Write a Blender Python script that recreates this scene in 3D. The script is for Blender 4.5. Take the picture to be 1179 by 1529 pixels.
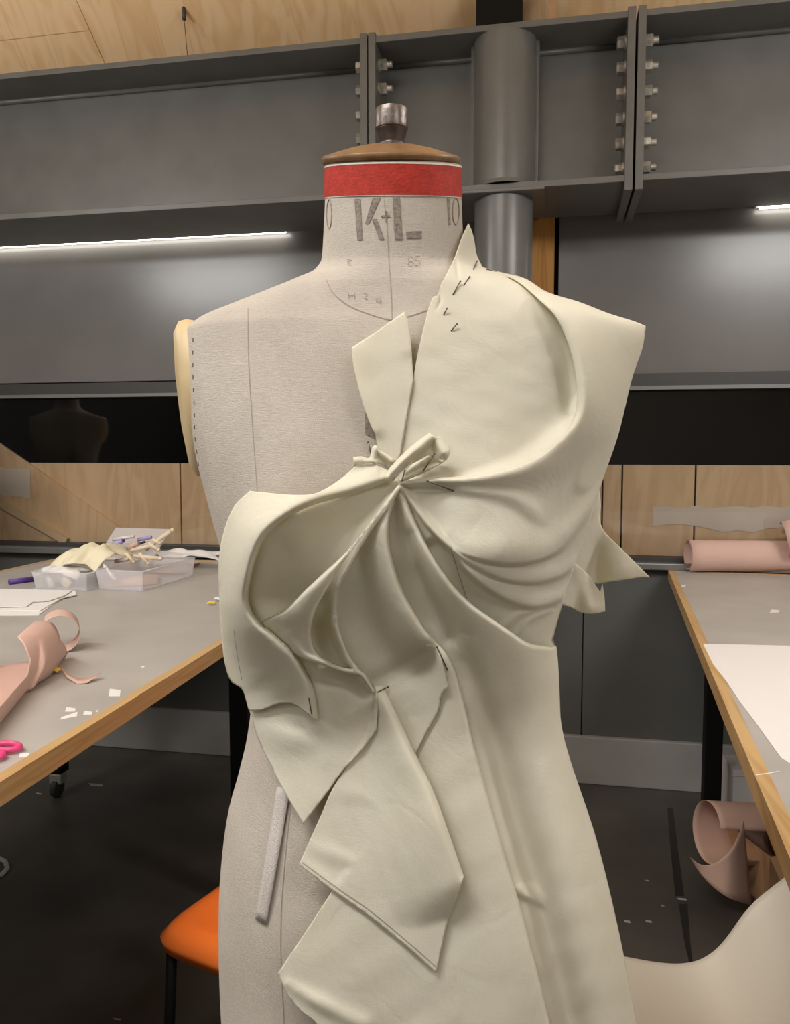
import bpy, bmesh, math, random
import numpy as np
from mathutils import Vector, Matrix
from mathutils.bvhtree import BVHTree
from mathutils.geometry import delaunay_2d_cdt
random.seed(7); rng = np.random.default_rng(7)
for o in list(bpy.data.objects): bpy.data.objects.remove(o)
SC = bpy.context.scene; COL = SC.collection

# ------------------------------------------------------------ camera
F = 1210.0; CX, CY = 589.5, 764.5; CAMH = 1.42
PITCH = math.atan((CY - 672) / F); YAW = math.atan(238 * math.cos(PITCH) / F)
FW = np.array([-math.sin(YAW) * math.cos(PITCH), math.cos(YAW) * math.cos(PITCH), -math.sin(PITCH)])
RT = np.array([math.cos(YAW), math.sin(YAW), 0.0]); UP = np.cross(RT, FW); CAM = np.array([0, 0, CAMH])
cd = bpy.data.cameras.new('camera'); cam = bpy.data.objects.new('camera', cd); COL.objects.link(cam)
cd.sensor_fit = 'HORIZONTAL'; cd.sensor_width = 36; cd.lens = 36 * F / 1179; cd.clip_start = 0.02
cam.matrix_world = Matrix.Translation(CAM) @ Matrix(np.array([RT, UP, -FW]).T.tolist()).to_4x4()
SC.camera = cam
def ray(px, py): return FW + RT * ((px - CX) / F) + UP * ((CY - py) / F)
def onz(px, py, z): r = ray(px, py); return CAM + r * ((z - CAMH) / r[2])
def ony(px, py, y): r = ray(px, py); return CAM + r * (y / r[1])

# ------------------------------------------------------------ world, lamps, exposure
wd = bpy.data.worlds.new('world'); SC.world = wd; wd.use_nodes = True
wd.node_tree.nodes['Background'].inputs[0].default_value = (0.9, 0.92, 1, 1)
wd.node_tree.nodes['Background'].inputs[1].default_value = 0.1
SC.view_settings.view_transform = 'Standard'; SC.view_settings.look = 'None'
SC.view_settings.gamma = 1; SC.view_settings.use_curve_mapping = False
SC.view_settings.exposure = -0.12
LAMPS = [  # x, y, z, half length along x, half width, watts, share sent upwards
    (-1.0, -0.35, 3.4, 0.75, 0.16, 50, 0.3), (2.1, -1.4, 3.4, 0.6, 0.25, 26, 0.3), (-3.4, -1.4, 3.4, 0.6, 0.25, 32, 0.3),
    (-0.7, -3.0, 3.4, 0.75, 0.16, 12, 0.3), (1.45, 1.2, 2.72, 0.5, 0.14, 16, 0.9), (-2.45, 1.05, 2.72, 0.5, 0.14, 16, 0.9)]
LAMP_COL = (1.0, 0.985, 0.95)
for x, y, z, hl, hw, w, upw in LAMPS:
    ld = bpy.data.lights.new('lamp_light', 'AREA'); ld.shape = 'RECTANGLE'; ld.size = 2 * hl; ld.size_y = 2 * hw
    ld.energy = w; ld.color = LAMP_COL
    lo = bpy.data.objects.new('lamp_light', ld); COL.objects.link(lo); lo.location = (x, y, z - 0.125)
    lu = lo.copy(); lu.data = ld.copy(); lu.data.energy = w * upw; COL.objects.link(lu); lu.location = (x, y, z + 0.07); lu.rotation_euler = (math.pi, 0, 0)   # up-light added above each housing to brighten the plywood ceiling
    if y > 1:                                                # added side light towards the back wall, brightening beam and sloping ceiling
        ls = lo.copy(); ls.data = ld.copy(); ls.data.energy = 13; ls.data.size_y = 0.10; COL.objects.link(ls); ls.location = (x, y + hw + 0.012, z - 0.055); ls.rotation_euler = (math.pi / 2, 0, 0)

# ------------------------------------------------------------ materials
MATS = {}
def mat(name, col, rough=0.6, metal=0.0, var=0.0, vscale=8, bump=0.0, bscale=200, spec=0.5, emis=None, estr=0, col2=None,
        stretch=(1, 1, 1), alpha=1.0, trans=0.0, sheen=0.0, translucent=0.0):
    m = bpy.data.materials.new(name); m.use_nodes = True; nt = m.node_tree; N = nt.nodes; L = nt.links
    b = N['Principled BSDF']; b.inputs['Base Color'].default_value = (*col, 1); b.inputs['Roughness'].default_value = rough
    b.inputs['Metallic'].default_value = metal; b.inputs['Specular IOR Level'].default_value = spec
    b.inputs['Alpha'].default_value = alpha; b.inputs['Transmission Weight'].default_value = trans
    if sheen: b.inputs['Sheen Weight'].default_value = sheen
    if emis: b.inputs['Emission Color'].default_value = (*emis, 1); b.inputs['Emission Strength'].default_value = estr
    tc = N.new('ShaderNodeTexCoord'); mp = N.new('ShaderNodeMapping'); mp.inputs['Scale'].default_value = stretch
    L.new(tc.outputs['Object'], mp.inputs[0])
    if var or col2:
        n = N.new('ShaderNodeTexNoise'); n.inputs['Scale'].default_value = vscale; n.inputs['Detail'].default_value = 6
        L.new(mp.outputs[0], n.inputs['Vector'])
        r = N.new('ShaderNodeValToRGB'); r.color_ramp.elements[0].position = 0.3; r.color_ramp.elements[1].position = 0.7
        c2 = col2 or tuple(min(1, c * (1 + var)) for c in col); c1 = col if col2 else tuple(c * (1 - var) for c in col)
        r.color_ramp.elements[0].color = (*c1, 1); r.color_ramp.elements[1].color = (*c2, 1)
        L.new(n.outputs['Fac'], r.inputs[0]); L.new(r.outputs[0], b.inputs['Base Color'])
    if bump:
        n2 = N.new('ShaderNodeTexNoise'); n2.inputs['Scale'].default_value = bscale; n2.inputs['Detail'].default_value = 4
        L.new(mp.outputs[0], n2.inputs['Vector'])
        bp = N.new('ShaderNodeBump'); bp.inputs['Strength'].default_value = bump; bp.inputs['Distance'].default_value = 0.002
        L.new(n2.outputs['Fac'], bp.inputs['Height']); L.new(bp.outputs[0], b.inputs['Normal'])
    if translucent:
        t = N.new('ShaderNodeBsdfTranslucent'); t.inputs[0].default_value = (*col, 1); mx = N.new('ShaderNodeMixShader')
        mx.inputs[0].default_value = translucent
        L.new(b.outputs[0], mx.inputs[1]); L.new(t.outputs[0], mx.inputs[2]); L.new(mx.outputs[0], N['Material Output'].inputs[0])
    MATS[name] = m; return m
def weave(name, c1, c2, scale, bump, blotch=0.06, var_scale=9, translucent=0.0):
    """woven cloth: crossing thread waves as bump plus soft blotches in colour"""
    m = mat(name, c1, 0.85, spec=0.2); nt = m.node_tree; N = nt.nodes; L = nt.links; b = N['Principled BSDF']
    tc = N.new('ShaderNodeTexCoord'); hs = []
    for sc, st in (((1, 1, 12), 'h'), ((12, 12, 1), 'v')):
        mp = N.new('ShaderNodeMapping'); mp.inputs['Scale'].default_value = sc; L.new(tc.outputs['Object'], mp.inputs[0])
        n = N.new('ShaderNodeTexNoise'); n.inputs['Scale'].default_value = scale; n.inputs['Detail'].default_value = 3
        L.new(mp.outputs[0], n.inputs['Vector']); hs.append(n)
    ad = N.new('ShaderNodeMath'); ad.operation = 'ADD'; L.new(hs[0].outputs['Fac'], ad.inputs[0]); L.new(hs[1].outputs['Fac'], ad.inputs[1])
    bp = N.new('ShaderNodeBump'); bp.inputs['Strength'].default_value = bump; bp.inputs['Distance'].default_value = 0.0012
    L.new(ad.outputs[0], bp.inputs['Height']); L.new(bp.outputs[0], b.inputs['Normal'])
    nb = N.new('ShaderNodeTexNoise'); nb.inputs['Scale'].default_value = var_scale; nb.inputs['Detail'].default_value = 5
    L.new(tc.outputs['Object'], nb.inputs['Vector'])
    ma = N.new('ShaderNodeMath'); ma.operation = 'MULTIPLY_ADD'; ma.inputs[1].default_value = 0.35
    L.new(ad.outputs[0], ma.inputs[0]); L.new(nb.outputs['Fac'], ma.inputs[2])
    r = N.new('ShaderNodeValToRGB'); r.color_ramp.elements[0].position = 0.55; r.color_ramp.elements[1].position = 1.1 - 0.1
    r.color_ramp.elements[0].color = (*c2, 1); r.color_ramp.elements[1].color = (*c1, 1)
    L.new(ma.outputs[0], r.inputs[0]); L.new(r.outputs[0], b.inputs['Base Color'])
    if translucent:
        t = N.new('ShaderNodeBsdfTranslucent'); t.inputs[0].default_value = (0.84, 0.79, 0.44, 1); mx = N.new('ShaderNodeMixShader')
        mx.inputs[0].default_value = translucent
        L.new(b.outputs[0], mx.inputs[1]); L.new(t.outputs[0], mx.inputs[2]); L.new(mx.outputs[0], N['Material Output'].inputs[0])
        # soft handling creases
        nw = N.new('ShaderNodeTexNoise'); nw.inputs['Scale'].default_value = 26; nw.inputs['Detail'].default_value = 4; nw.inputs['Distortion'].default_value = 1.5; L.new(tc.outputs['Object'], nw.inputs['Vector'])
        bw = N.new('ShaderNodeBump'); bw.inputs['Strength'].default_value = 0.2; bw.inputs['Distance'].default_value = 0.004; L.new(nw.outputs['Fac'], bw.inputs['Height'])
        nc = N.new('ShaderNodeTexNoise'); nc.inputs['Scale'].default_value = 11; nc.inputs['Detail'].default_value = 1.5; nc.inputs['Distortion'].default_value = 0.8; L.new(tc.outputs['Object'], nc.inputs['Vector'])
        sb = N.new('ShaderNodeMath'); sb.operation = 'SUBTRACT'; sb.inputs[1].default_value = 0.5; L.new(nc.outputs['Fac'], sb.inputs[0])
        ab = N.new('ShaderNodeMath'); ab.operation = 'ABSOLUTE'; L.new(sb.outputs[0], ab.inputs[0])
        mr = N.new('ShaderNodeMapRange'); mr.inputs['From Max'].default_value = 0.05; L.new(ab.outputs[0], mr.inputs['Value'])
        bc = N.new('ShaderNodeBump'); bc.inputs['Strength'].default_value = 0.05; bc.inputs['Distance'].default_value = 0.003; L.new(mr.outputs[0], bc.inputs['Height'])
        L.new(bw.outputs[0], bc.inputs['Normal']); L.new(bc.outputs[0], bp.inputs['Normal'])
    return m
def plywood(name, c1, c2, c3, axis=(1.2, 1.2, 7), rough=0.55, scale=1.6):
    m = mat(name, c1, rough, spec=0.3); nt = m.node_tree; N = nt.nodes; L = nt.links; b = N['Principled BSDF']
    tc = N.new('ShaderNodeTexCoord'); mp = N.new('ShaderNodeMapping'); mp.inputs['Scale'].default_value = axis
    L.new(tc.outputs['Object'], mp.inputs[0])
    n = N.new('ShaderNodeTexNoise'); n.inputs['Scale'].default_value = scale; n.inputs['Detail'].default_value = 3
    n.inputs['Distortion'].default_value = 1.2; L.new(mp.outputs[0], n.inputs['Vector'])
    mul = N.new('ShaderNodeMath'); mul.operation = 'MULTIPLY'; mul.inputs[1].default_value = 9; L.new(n.outputs['Fac'], mul.inputs[0])
    fr = N.new('ShaderNodeMath'); fr.operation = 'PINGPONG'; fr.inputs[1].default_value = 1; L.new(mul.outputs[0], fr.inputs[0])
    r = N.new('ShaderNodeValToRGB'); r.color_ramp.elements[0].color = (*c2, 1); r.color_ramp.elements[1].color = (*c1, 1)
    r.color_ramp.elements[0].position = 0.0; r.color_ramp.elements[1].position = 0.75
    L.new(fr.outputs[0], r.inputs[0])
    # knots
    v = N.new('ShaderNodeTexVoronoi'); v.inputs['Scale'].default_value = 2.6; L.new(tc.outputs['Object'], v.inputs['Vector'])
    kr = N.new('ShaderNodeValToRGB'); kr.color_ramp.elements[0].position = 0.025; kr.color_ramp.elements[1].position = 0.06
    L.new(v.outputs['Distance'], kr.inputs[0])
    mx = N.new('ShaderNodeMix'); mx.data_type = 'RGBA'; L.new(kr.outputs[0], mx.inputs[0])
    mx.inputs[6].default_value = (*c3, 1); L.new(r.outputs[0], mx.inputs[7]); L.new(mx.outputs[2], b.inputs['Base Color'])
    return m
weave('toile', (0.835, 0.808, 0.71), (0.79, 0.76, 0.65), 170, 0.16, translucent=0.26, var_scale=14)
weave('linen', (0.635, 0.582, 0.513), (0.475, 0.425, 0.37), 190, 0.55)
mat('red_paint', (0.43, 0.030, 0.018), 0.65, var=0.18, vscale=150, bump=0.3, bscale=500, spec=0.3)
mat('calico_edge', (0.80, 0.74, 0.66), 0.8)
mat('cap_wood', (0.20, 0.105, 0.042), 0.4, var=0.3, vscale=14, stretch=(6, 1, 1))
mat('knob_metal', (0.17, 0.145, 0.13), 0.38, metal=0.85, var=0.35, vscale=90, bump=0.3, bscale=150)
mat('plate_wood', (0.62, 0.48, 0.27), 0.5, var=0.12, vscale=20)
mat('ink', (0.15, 0.125, 0.11), 0.9, col2=(0.36, 0.31, 0.265), vscale=420)
mat('faint_ink', (0.40, 0.335, 0.285), 0.9)
mat('thread', (0.07, 0.06, 0.06), 0.8)
mat('seam', (0.40, 0.345, 0.295), 0.9)
mat('pencil', (0.36, 0.32, 0.26), 0.9)
mat('tape_white', (0.62, 0.57, 0.54), 0.9, bump=0.5, bscale=900)
mat('pin_metal', (0.16, 0.14, 0.11), 0.35, metal=0.8)
mat('steel_paint', (0.135, 0.133, 0.124), 0.40, var=0.12, vscale=6, bump=0.08, bscale=120)
mat('steel_pipe', (0.155, 0.155, 0.147), 0.30, var=0.08, vscale=8, bump=0.05, bscale=90)
mat('black_steel', (0.006, 0.006, 0.006), 0.6, spec=0.15)
mat('zinc', (0.50, 0.48, 0.43), 0.38, metal=0.6, var=0.2, vscale=60)
mat('panel_grey', (0.165, 0.156, 0.15), 0.25, var=0.08, vscale=3, bump=0.03, bscale=4)
mat('wall_grey', (0.118, 0.121, 0.115), 0.55, var=0.08, vscale=4)
mat('skirting_grey', (0.42, 0.41, 0.40), 0.5, var=0.08, vscale=5)
mat('frame_dark', (0.045, 0.043, 0.042), 0.45)
mat('sill_metal', (0.22, 0.22, 0.22), 0.35, metal=0.4)
mat('floor_vinyl', (0.080, 0.072, 0.064), 0.36, var=0.35, vscale=2.5, bump=0.25, bscale=22)
mat('void_dark', (0.006, 0.006, 0.006), 0.9)
mat('room_paint', (0.36, 0.34, 0.32), 0.8, var=0.05, vscale=2); mat('dark_paint', (0.05, 0.048, 0.046), 0.8)
plywood('ply_ceiling', (0.94, 0.66, 0.39), (0.85, 0.55, 0.28), (0.20, 0.09, 0.035), axis=(3.2, 0.9, 0.9))
plywood('ply_wall', (0.95, 0.70, 0.44), (0.84, 0.59, 0.35), (0.20, 0.11, 0.05), axis=(4, 1, 0.8))
plywood('timber', (0.55, 0.27, 0.075), (0.43, 0.19, 0.05), (0.16, 0.06, 0.02), axis=(9, 9, 0.6))
plywood('edge_wood', (0.58, 0.385, 0.18), (0.48, 0.30, 0.13), (0.2, 0.1, 0.05), axis=(14, 0.6, 14), rough=0.45)
mat('lino_grey', (0.44, 0.42, 0.395), 0.42, var=0.08, vscale=5, bump=0.06, bscale=300)
mat('pink_paper', (0.66, 0.445, 0.38), 0.7, var=0.04, vscale=6)
mat('brown_pink_paper', (0.60, 0.40, 0.32), 0.8, var=0.06, vscale=6)
mat('white_paper', (0.80, 0.785, 0.78), 0.75)
mat('scrap_paper', (0.42, 0.41, 0.40), 0.8)
mat('card_brown', (0.42, 0.24, 0.12), 0.8, var=0.06)
mat('pink_plastic', (0.78, 0.07, 0.24), 0.35)
mat('orange_plastic', (0.98, 0.215, 0.035), 0.27)
mat('cream_plastic', (0.75, 0.70, 0.60), 0.42, var=0.03, vscale=3)
mat('cream_cloth', (0.80, 0.74, 0.55), 0.9, bump=0.3, bscale=80)
mat('chalk', (0.80, 0.68, 0.50), 0.7)
mat('purple', (0.10, 0.05, 0.30), 0.5); mat('lilac', (0.42, 0.36, 0.72), 0.5); mat('black_plastic', (0.02, 0.02, 0.025), 0.4)
mat('white_plastic', (0.78, 0.77, 0.76), 0.4); mat('yellow', (0.75, 0.55, 0.08), 0.5); mat('spool_dark', (0.10, 0.075, 0.07), 0.6)
mat('wood_pale', (0.88, 0.68, 0.43), 0.6); mat('film', (0.88, 0.80, 0.70), 0.6, var=0.1, vscale=4)  # film is the pale colour of the ragged strips behind the glass
mat('clear_plastic', (0.92, 0.91, 0.95), 0.25, alpha=0.30)
mat('glow_led', (1, 1, 1), 0.5, emis=(1.0, 0.96, 0.86), estr=12.0)
mat('glow_lamp', (1, 1, 1), 0.5, emis=LAMP_COL, estr=6.0)
mat('floor_stain', (0.022, 0.020, 0.018), 0.4); mat('rubber', (0.03, 0.03, 0.03), 0.6)
def glass_mat():
    m = bpy.data.materials.new('window_glass'); m.use_nodes = True; nt = m.node_tree; N = nt.nodes; N.remove(N['Principled BSDF'])
    t = N.new('ShaderNodeBsdfTransparent'); t.inputs[0].default_value = (0.89, 0.88, 0.87, 1)
    g = N.new('ShaderNodeBsdfGlossy'); g.inputs['Roughness'].default_value = 0.02
    fr = N.new('ShaderNodeFresnel'); fr.inputs[0].default_value = 1.5
    mx = N.new('ShaderNodeMixShader'); L = nt.links
    L.new(fr.outputs[0], mx.inputs[0]); L.new(t.outputs[0], mx.inputs[1]); L.new(g.outputs[0], mx.inputs[2])
    L.new(mx.outputs[0], N['Material Output'].inputs[0]); MATS['window_glass'] = m
glass_mat()

# ------------------------------------------------------------ helpers
def link(name, me, m=None, parent=None, smooth=False):
    o = bpy.data.objects.new(name, me); COL.objects.link(o)
    if m: me.materials.append(MATS[m])
    if parent is not None: o.parent = parent
    if smooth:
        for p in me.polygons: p.use_smooth = True
    return o
def from_bm(name, bm, m=None, parent=None, smooth=False, autosmooth=None):
    bmesh.ops.recalc_face_normals(bm, faces=bm.faces)
    me = bpy.data.meshes.new(name); bm.to_mesh(me); bm.free()
    o = link(name, me, m, parent, smooth or autosmooth is not None)
    if autosmooth is not None: me.set_sharp_from_angle(angle=math.radians(autosmooth))
    return o
def tag(o, label=None, cat=None, group=None, kind=None):
    if label: o['label'] = label
    if cat: o['category'] = cat
    if group: o['group'] = group
    if kind: o['kind'] = kind
    return o
def empty(name, loc=(0, 0, 0), rz=0.0, label=None, cat=None, group=None, kind=None):
    o = bpy.data.objects.new(name, None); COL.objects.link(o); o.location = loc; o.rotation_euler = (0, 0, rz)
    o.empty_display_size = 0.05
    return tag(o, label, cat, group, kind)
def add_box(bm, x0, x1, y0, y1, z0, z1, M=None, bev=0.0):
    vs = [bm.verts.new((x, y, z)) for z in (z0, z1) for y in (y0, y1) for x in (x0, x1)]
    fs = [bm.faces.new([vs[i] for i in f]) for f in ((0, 2, 3, 1), (4, 5, 7, 6), (0, 1, 5, 4), (2, 6, 7, 3), (0, 4, 6, 2), (1, 3, 7, 5))]
    if bev:
        es = list({e for f in fs for e in f.edges})
        r = bmesh.ops.bevel(bm, geom=es, offset=bev, segments=2, affect='EDGES', profile=0.5)
        vs = list({v for f in r['faces'] for v in f.verts} | {v for v in vs if v.is_valid})
    if M is not None: bmesh.ops.transform(bm, matrix=M, verts=vs)
def box(name, x0, x1, y0, y1, z0, z1, m, parent=None, bev=0.0, M=None):
    bm = bmesh.new(); add_box(bm, x0, x1, y0, y1, z0, z1, M, bev); return from_bm(name, bm, m, parent)
def add_lathe(bm, prof, seg=48, M=None):
    rows = []
    for r, z in prof:
        rows.append([bm.verts.new((r * math.cos(2 * math.pi * i / seg), r * math.sin(2 * math.pi * i / seg), z)) for i in range(seg)])
    for a, b in zip(rows, rows[1:]):
        for i in range(seg): bm.faces.new((a[i], a[(i + 1) % seg], b[(i + 1) % seg], b[i]))
    bm.faces.new(rows[0][::-1]); bm.faces.new(rows[-1])
    if M is not None: bmesh.ops.transform(bm, matrix=M, verts=[v for r in rows for v in r])
def lathe(name, prof, m, parent=None, seg=48, M=None, sharp=35):
    bm = bmesh.new(); add_lathe(bm, prof, seg, M); return from_bm(name, bm, m, parent, autosmooth=sharp)
def add_tube(bm, pts, rad, seg=8, closed=False, cap=True):
    pts = [Vector(p) for p in pts]; n = len(pts); rows = []
    rads = rad if hasattr(rad, '__len__') else [rad] * n
    prev = None
    for i, p in enumerate(pts):
        a = pts[(i - 1) % n] if closed or i > 0 else p; b = pts[(i + 1) % n] if closed or i < n - 1 else p
        t = (b - a).normalized()
        u = prev - t * prev.dot(t) if prev is not None else t.orthogonal()
        u = u.normalized() if u.length > 1e-6 else t.orthogonal().normalized(); prev = u; v = t.cross(u)
        rows.append([bm.verts.new(p + (u * math.cos(2 * math.pi * k / seg) + v * math.sin(2 * math.pi * k / seg)) * rads[i]) for k in range(seg)])
    for i in range(n if closed else n - 1):
        a, b = rows[i], rows[(i + 1) % n]
        for k in range(seg): bm.faces.new((a[k], a[(k + 1) % seg], b[(k + 1) % seg], b[k]))
    if not closed and cap: bm.faces.new(rows[0][::-1]); bm.faces.new(rows[-1])
def tube(name, pts, rad, m, parent=None, seg=8, closed=False):
    bm = bmesh.new(); add_tube(bm, pts, rad, seg, closed); return from_bm(name, bm, m, parent, smooth=True)
def grid_mesh(name, P, m, parent=None, thick=0.0, sub=0, offset=0.0):
    """P: rows x cols x 3 array of points -> smooth sheet"""
    P = np.asarray(P, float); R, Cc = P.shape[:2]
    f = [(r * Cc + c, r * Cc + c + 1, (r + 1) * Cc + c + 1, (r + 1) * Cc + c) for r in range(R - 1) for c in range(Cc - 1)]
    me = bpy.data.meshes.new(name); me.from_pydata(P.reshape(-1, 3).tolist(), [], f); me.update()
    o = link(name, me, m, parent, True)
    if sub: s = o.modifiers.new('sub', 'SUBSURF'); s.levels = sub; s.render_levels = sub
    if thick: s = o.modifiers.new('thick', 'SOLIDIFY'); s.thickness = thick; s.offset = offset
    return o
def copy_tree(o, parent=None):
    c = o.copy(); COL.objects.link(c)
    if parent is not None: c.parent = parent
    for ch in list(o.children): copy_tree(ch, c)
    return c
def catmull(pts, step=2.0):
    """spline through rows of numbers; resampled about every `step` px of its first two columns"""
    P = np.asarray(pts, float)
    if len(P) == 2:
        n = max(2, int(np.hypot(*(P[1, :2] - P[0, :2])) / step) + 1); t = np.linspace(0, 1, n)[:, None]; return P[0] * (1 - t) + P[1] * t
    E = np.vstack([2 * P[0] - P[1], P, 2 * P[-1] - P[-2]]); out = []
    for i in range(1, len(E) - 2):
        p0, p1, p2, p3 = E[i - 1:i + 3]; n = max(2, int(np.hypot(*(p2[:2] - p1[:2])) / step))
        t = np.linspace(0, 1, n, endpoint=False)[:, None]
        # centripetal-ish tension keeps it from overshooting
        m1 = (p2 - p0) * 0.5; m2 = (p3 - p1) * 0.5; d = np.hypot(*(p2[:2] - p1[:2]))
        for mm in (m1, m2):
            l = np.hypot(*mm[:2])
            if l > 1.3 * d: mm *= 1.3 * d / l
        out.append((2 * t**3 - 3 * t**2 + 1) * p1 + (t**3 - 2 * t**2 + t) * m1 + (-2 * t**3 + 3 * t**2) * p2 + (t**3 - t**2) * m2)
    out.append(P[-1:]); return np.vstack(out)
def pchip(x, y, q):
    x = np.asarray(x, float); y = np.asarray(y, float); h = np.diff(x); d = np.diff(y) / h; m = np.zeros(len(x))
    for i in range(1, len(x) - 1):
        if d[i - 1] * d[i] > 0:
            w1 = 2 * h[i] + h[i - 1]; w2 = h[i] + 2 * h[i - 1]; m[i] = (w1 + w2) / (w1 / d[i - 1] + w2 / d[i])
    m[0], m[-1] = d[0], d[-1]
    q = np.clip(q, x[0], x[-1]); i = np.clip(np.searchsorted(x, q) - 1, 0, len(h) - 1); t = (q - x[i]) / h[i]
    return ((2 * t**3 - 3 * t**2 + 1) * y[i] + (t**3 - 2 * t**2 + t) * h[i] * m[i] + (-2 * t**3 + 3 * t**2) * y[i + 1] + (t**3 - t**2) * h[i] * m[i + 1])

# ============================================================ THE ROOM
WY = 3.48                      # face of the lower wall
XL, XR, YB = -4.6, 3.4, -4.2   # room extent
tag(box('floor', XL, XR, YB, WY + 0.05, -0.05, 0, 'floor_vinyl'), kind='structure')
tag(box('wall_left', XL - 0.1, XL, YB, WY, 0, 4.2, 'dark_paint'), kind='structure')
tag(box('wall_right', XR, XR + 0.1, YB, WY, 0, 4.2, 'room_paint'), kind='structure')
tag(box('wall_rear', XL, XR, YB - 0.1, YB, 0, 4.2, 'room_paint'), kind='structure')
# lower wall: flush grey panels with joints
wb = empty('wall_back', (0, WY, 0), kind='structure')
edges = [XL, -3.35, -2.15, -0.95, 0.13, 1.33, 2.53, XR]
for a, b in zip(edges, edges[1:]): box('wall_panel', a + 0.002, b - 0.002, 0, 0.03, 0.2, 0.935, 'wall_grey', wb, bev=0.0015)
box('wall_core', XL, XR, 0.03, 0.12, 0, 0.93, 'void_dark', wb)
bb = box('baseboard_back', XL, XR, WY - 0.028, WY, 0, 0.205, 'skirting_grey', bev=0.004); tag(bb, kind='structure')
# window: sill, frame, panes
w1 = empty('window_1', (0, WY, 0.93), kind='structure')
box('window_sill', XL, XR, -0.05, 0.12, 0.0, 0.028, 'sill_metal', w1, bev=0.004)
box('window_frame', XL, XR, 0.0, 0.08, 0.028, 0.045, 'frame_dark', w1)
box('window_frame', XL, XR, -0.03, 0.08, 0.735, 0.80, 'frame_dark', w1)
box('window_bead', XL, XR, -0.045, -0.03, 0.733, 0.748, 'sill_metal', w1)
for a, b in ((XL, -0.12), (0.0, XR)): box('window_pane', a, b, 0.03, 0.036, 0.045, 0.735, 'window_glass', w1)
# the space behind the glass
tag(box('wall_beyond', XL, XR, 5.4, 5.5, 0, 3.0, 'void_dark'), kind='structure')
tag(box('floor_beyond', XL, XR, WY + 0.12, 5.4, -0.05, 0.0, 'void_dark'), kind='structure')
tag(box('ceiling_beyond', XL, XR, WY + 0.12, 5.4, 2.4, 2.45, 'void_dark'), kind='structure')
PY = 3.56
wp = empty('wall_boarding', (0, PY, 0), kind='structure')
jx = [-4.4, -3.1, ony(270, 750, 3.56)[0], -0.7, ony(899, 750, 3.56)[0], ony(928, 750, 3.56)[0], ony(1037, 750, 3.56)[0], 1.65, 2.9]
for a, b in zip(jx, jx[1:]): box('plywood_board', a + 0.004, b - 0.004, 0, 0.018, 0.93, 1.357, 'ply_wall', wp)
# slanting timbers leaning on the boarding behind the glass
def slant(name, p, q, wid, y0, y1, m, label, cat):
    p = Vector(p); q = Vector(q); d = q - p; a = math.atan2(d.y, d.x)
    o = box(name, -0.02, d.length + 0.02, -wid / 2, wid / 2, -(y1 - y0) / 2, (y1 - y0) / 2, m)
    o.matrix_world = Matrix.Translation((p.x, (y0 + y1) / 2, p.y)) @ Matrix.Rotation(math.pi / 2, 4, 'X') @ Matrix.Rotation(a, 4, 'Z')
    return tag(o, label, cat)
bm = bmesh.new()   # big triangular plywood offcut, upper edge slanting
pts = [ony(x, y, 3.545) for x, y in ((-60, 622), (40, 690), (205, 806), (205, 830), (-60, 832))]
f = bm.faces.new([bm.verts.new((p[0], 3.559, p[2])) for p in pts]); r = bmesh.ops.extrude_face_region(bm, geom=[f])
bmesh.ops.translate(bm, vec=(0, -0.014, 0), verts=[v for v in r['geom'] if isinstance(v, bmesh.types.BMVert)])
tag(from_bm('plywood_offcut', bm, 'ply_wall'), 'tan plywood sheet with slanting top edge leaning behind the window glass', 'plywood')
a, b = ony(-40, 728, 3.532), ony(95, 806, 3.532)
slant('timber_batten', (a[0], a[2]), (b[0], b[2]), 0.035, 3.521, 3.543, 'wood_pale', 'pale thin timber batten slanting behind the window glass', 'batten')
for (x0, y0, x1, y1, lab) in ((974, 758, 1250, 789, 'long pale strip across the plywood behind glass'),
                              (-40, 700, 45, 738, 'ragged pale strip on plywood behind the glass')):
    top = [(x, y0 + random.uniform(-3, 3)) for x in np.linspace(x0, x1, 14)]; bot = [(x, y1 + 5 * math.sin(x * 0.03) + random.uniform(-3, 3)) for x in np.linspace(x1, x0, 14)]
    bm = bmesh.new(); yy = PY - 0.003 if x0 > 0 else 3.542
    bm.faces.new([bm.verts.new((ony(x, y, yy)[0], yy, ony(x, y, yy)[2])) for x, y in top + bot])
    tag(from_bm('pale_strip', bm, 'film'), lab, 'paper')  # thin pale shape with uneven edges, laid over the boards
# upper grey panels
UY = 3.46
def upper(name, x0, x1, z0, z1, label):
    o = box(name, x0, x1, UY, UY + 0.03, z0, z1, 'panel_grey', bev=0.003); return tag(o, label, 'panel')
upper('wall_panel', XL, -0.125, 1.735, 2.42, 'wide satin grey panel above the window beneath the strip light')
upper('wall_panel', 0.005, XR, 1.72, 2.372, 'satin grey panel right of the orange timber post')
tag(box('timber_post', -0.118, -0.012, UY - 0.02, UY + 0.06, 0.0, 2.42, 'timber'), 'orange brown knotty timber post behind the round steel column', 'post')
tag(box('timber_batten', -0.012, XR, UY - 0.001, UY + 0.03, 2.374, 2.388, 'edge_wood'), 'thin timber batten along the top of the grey panel', 'batten')
tag(box('wall_upper', XL, XR, UY + 0.06, UY + 0.2, 1.72, 3.2, 'void_dark'), kind='structure')
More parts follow.
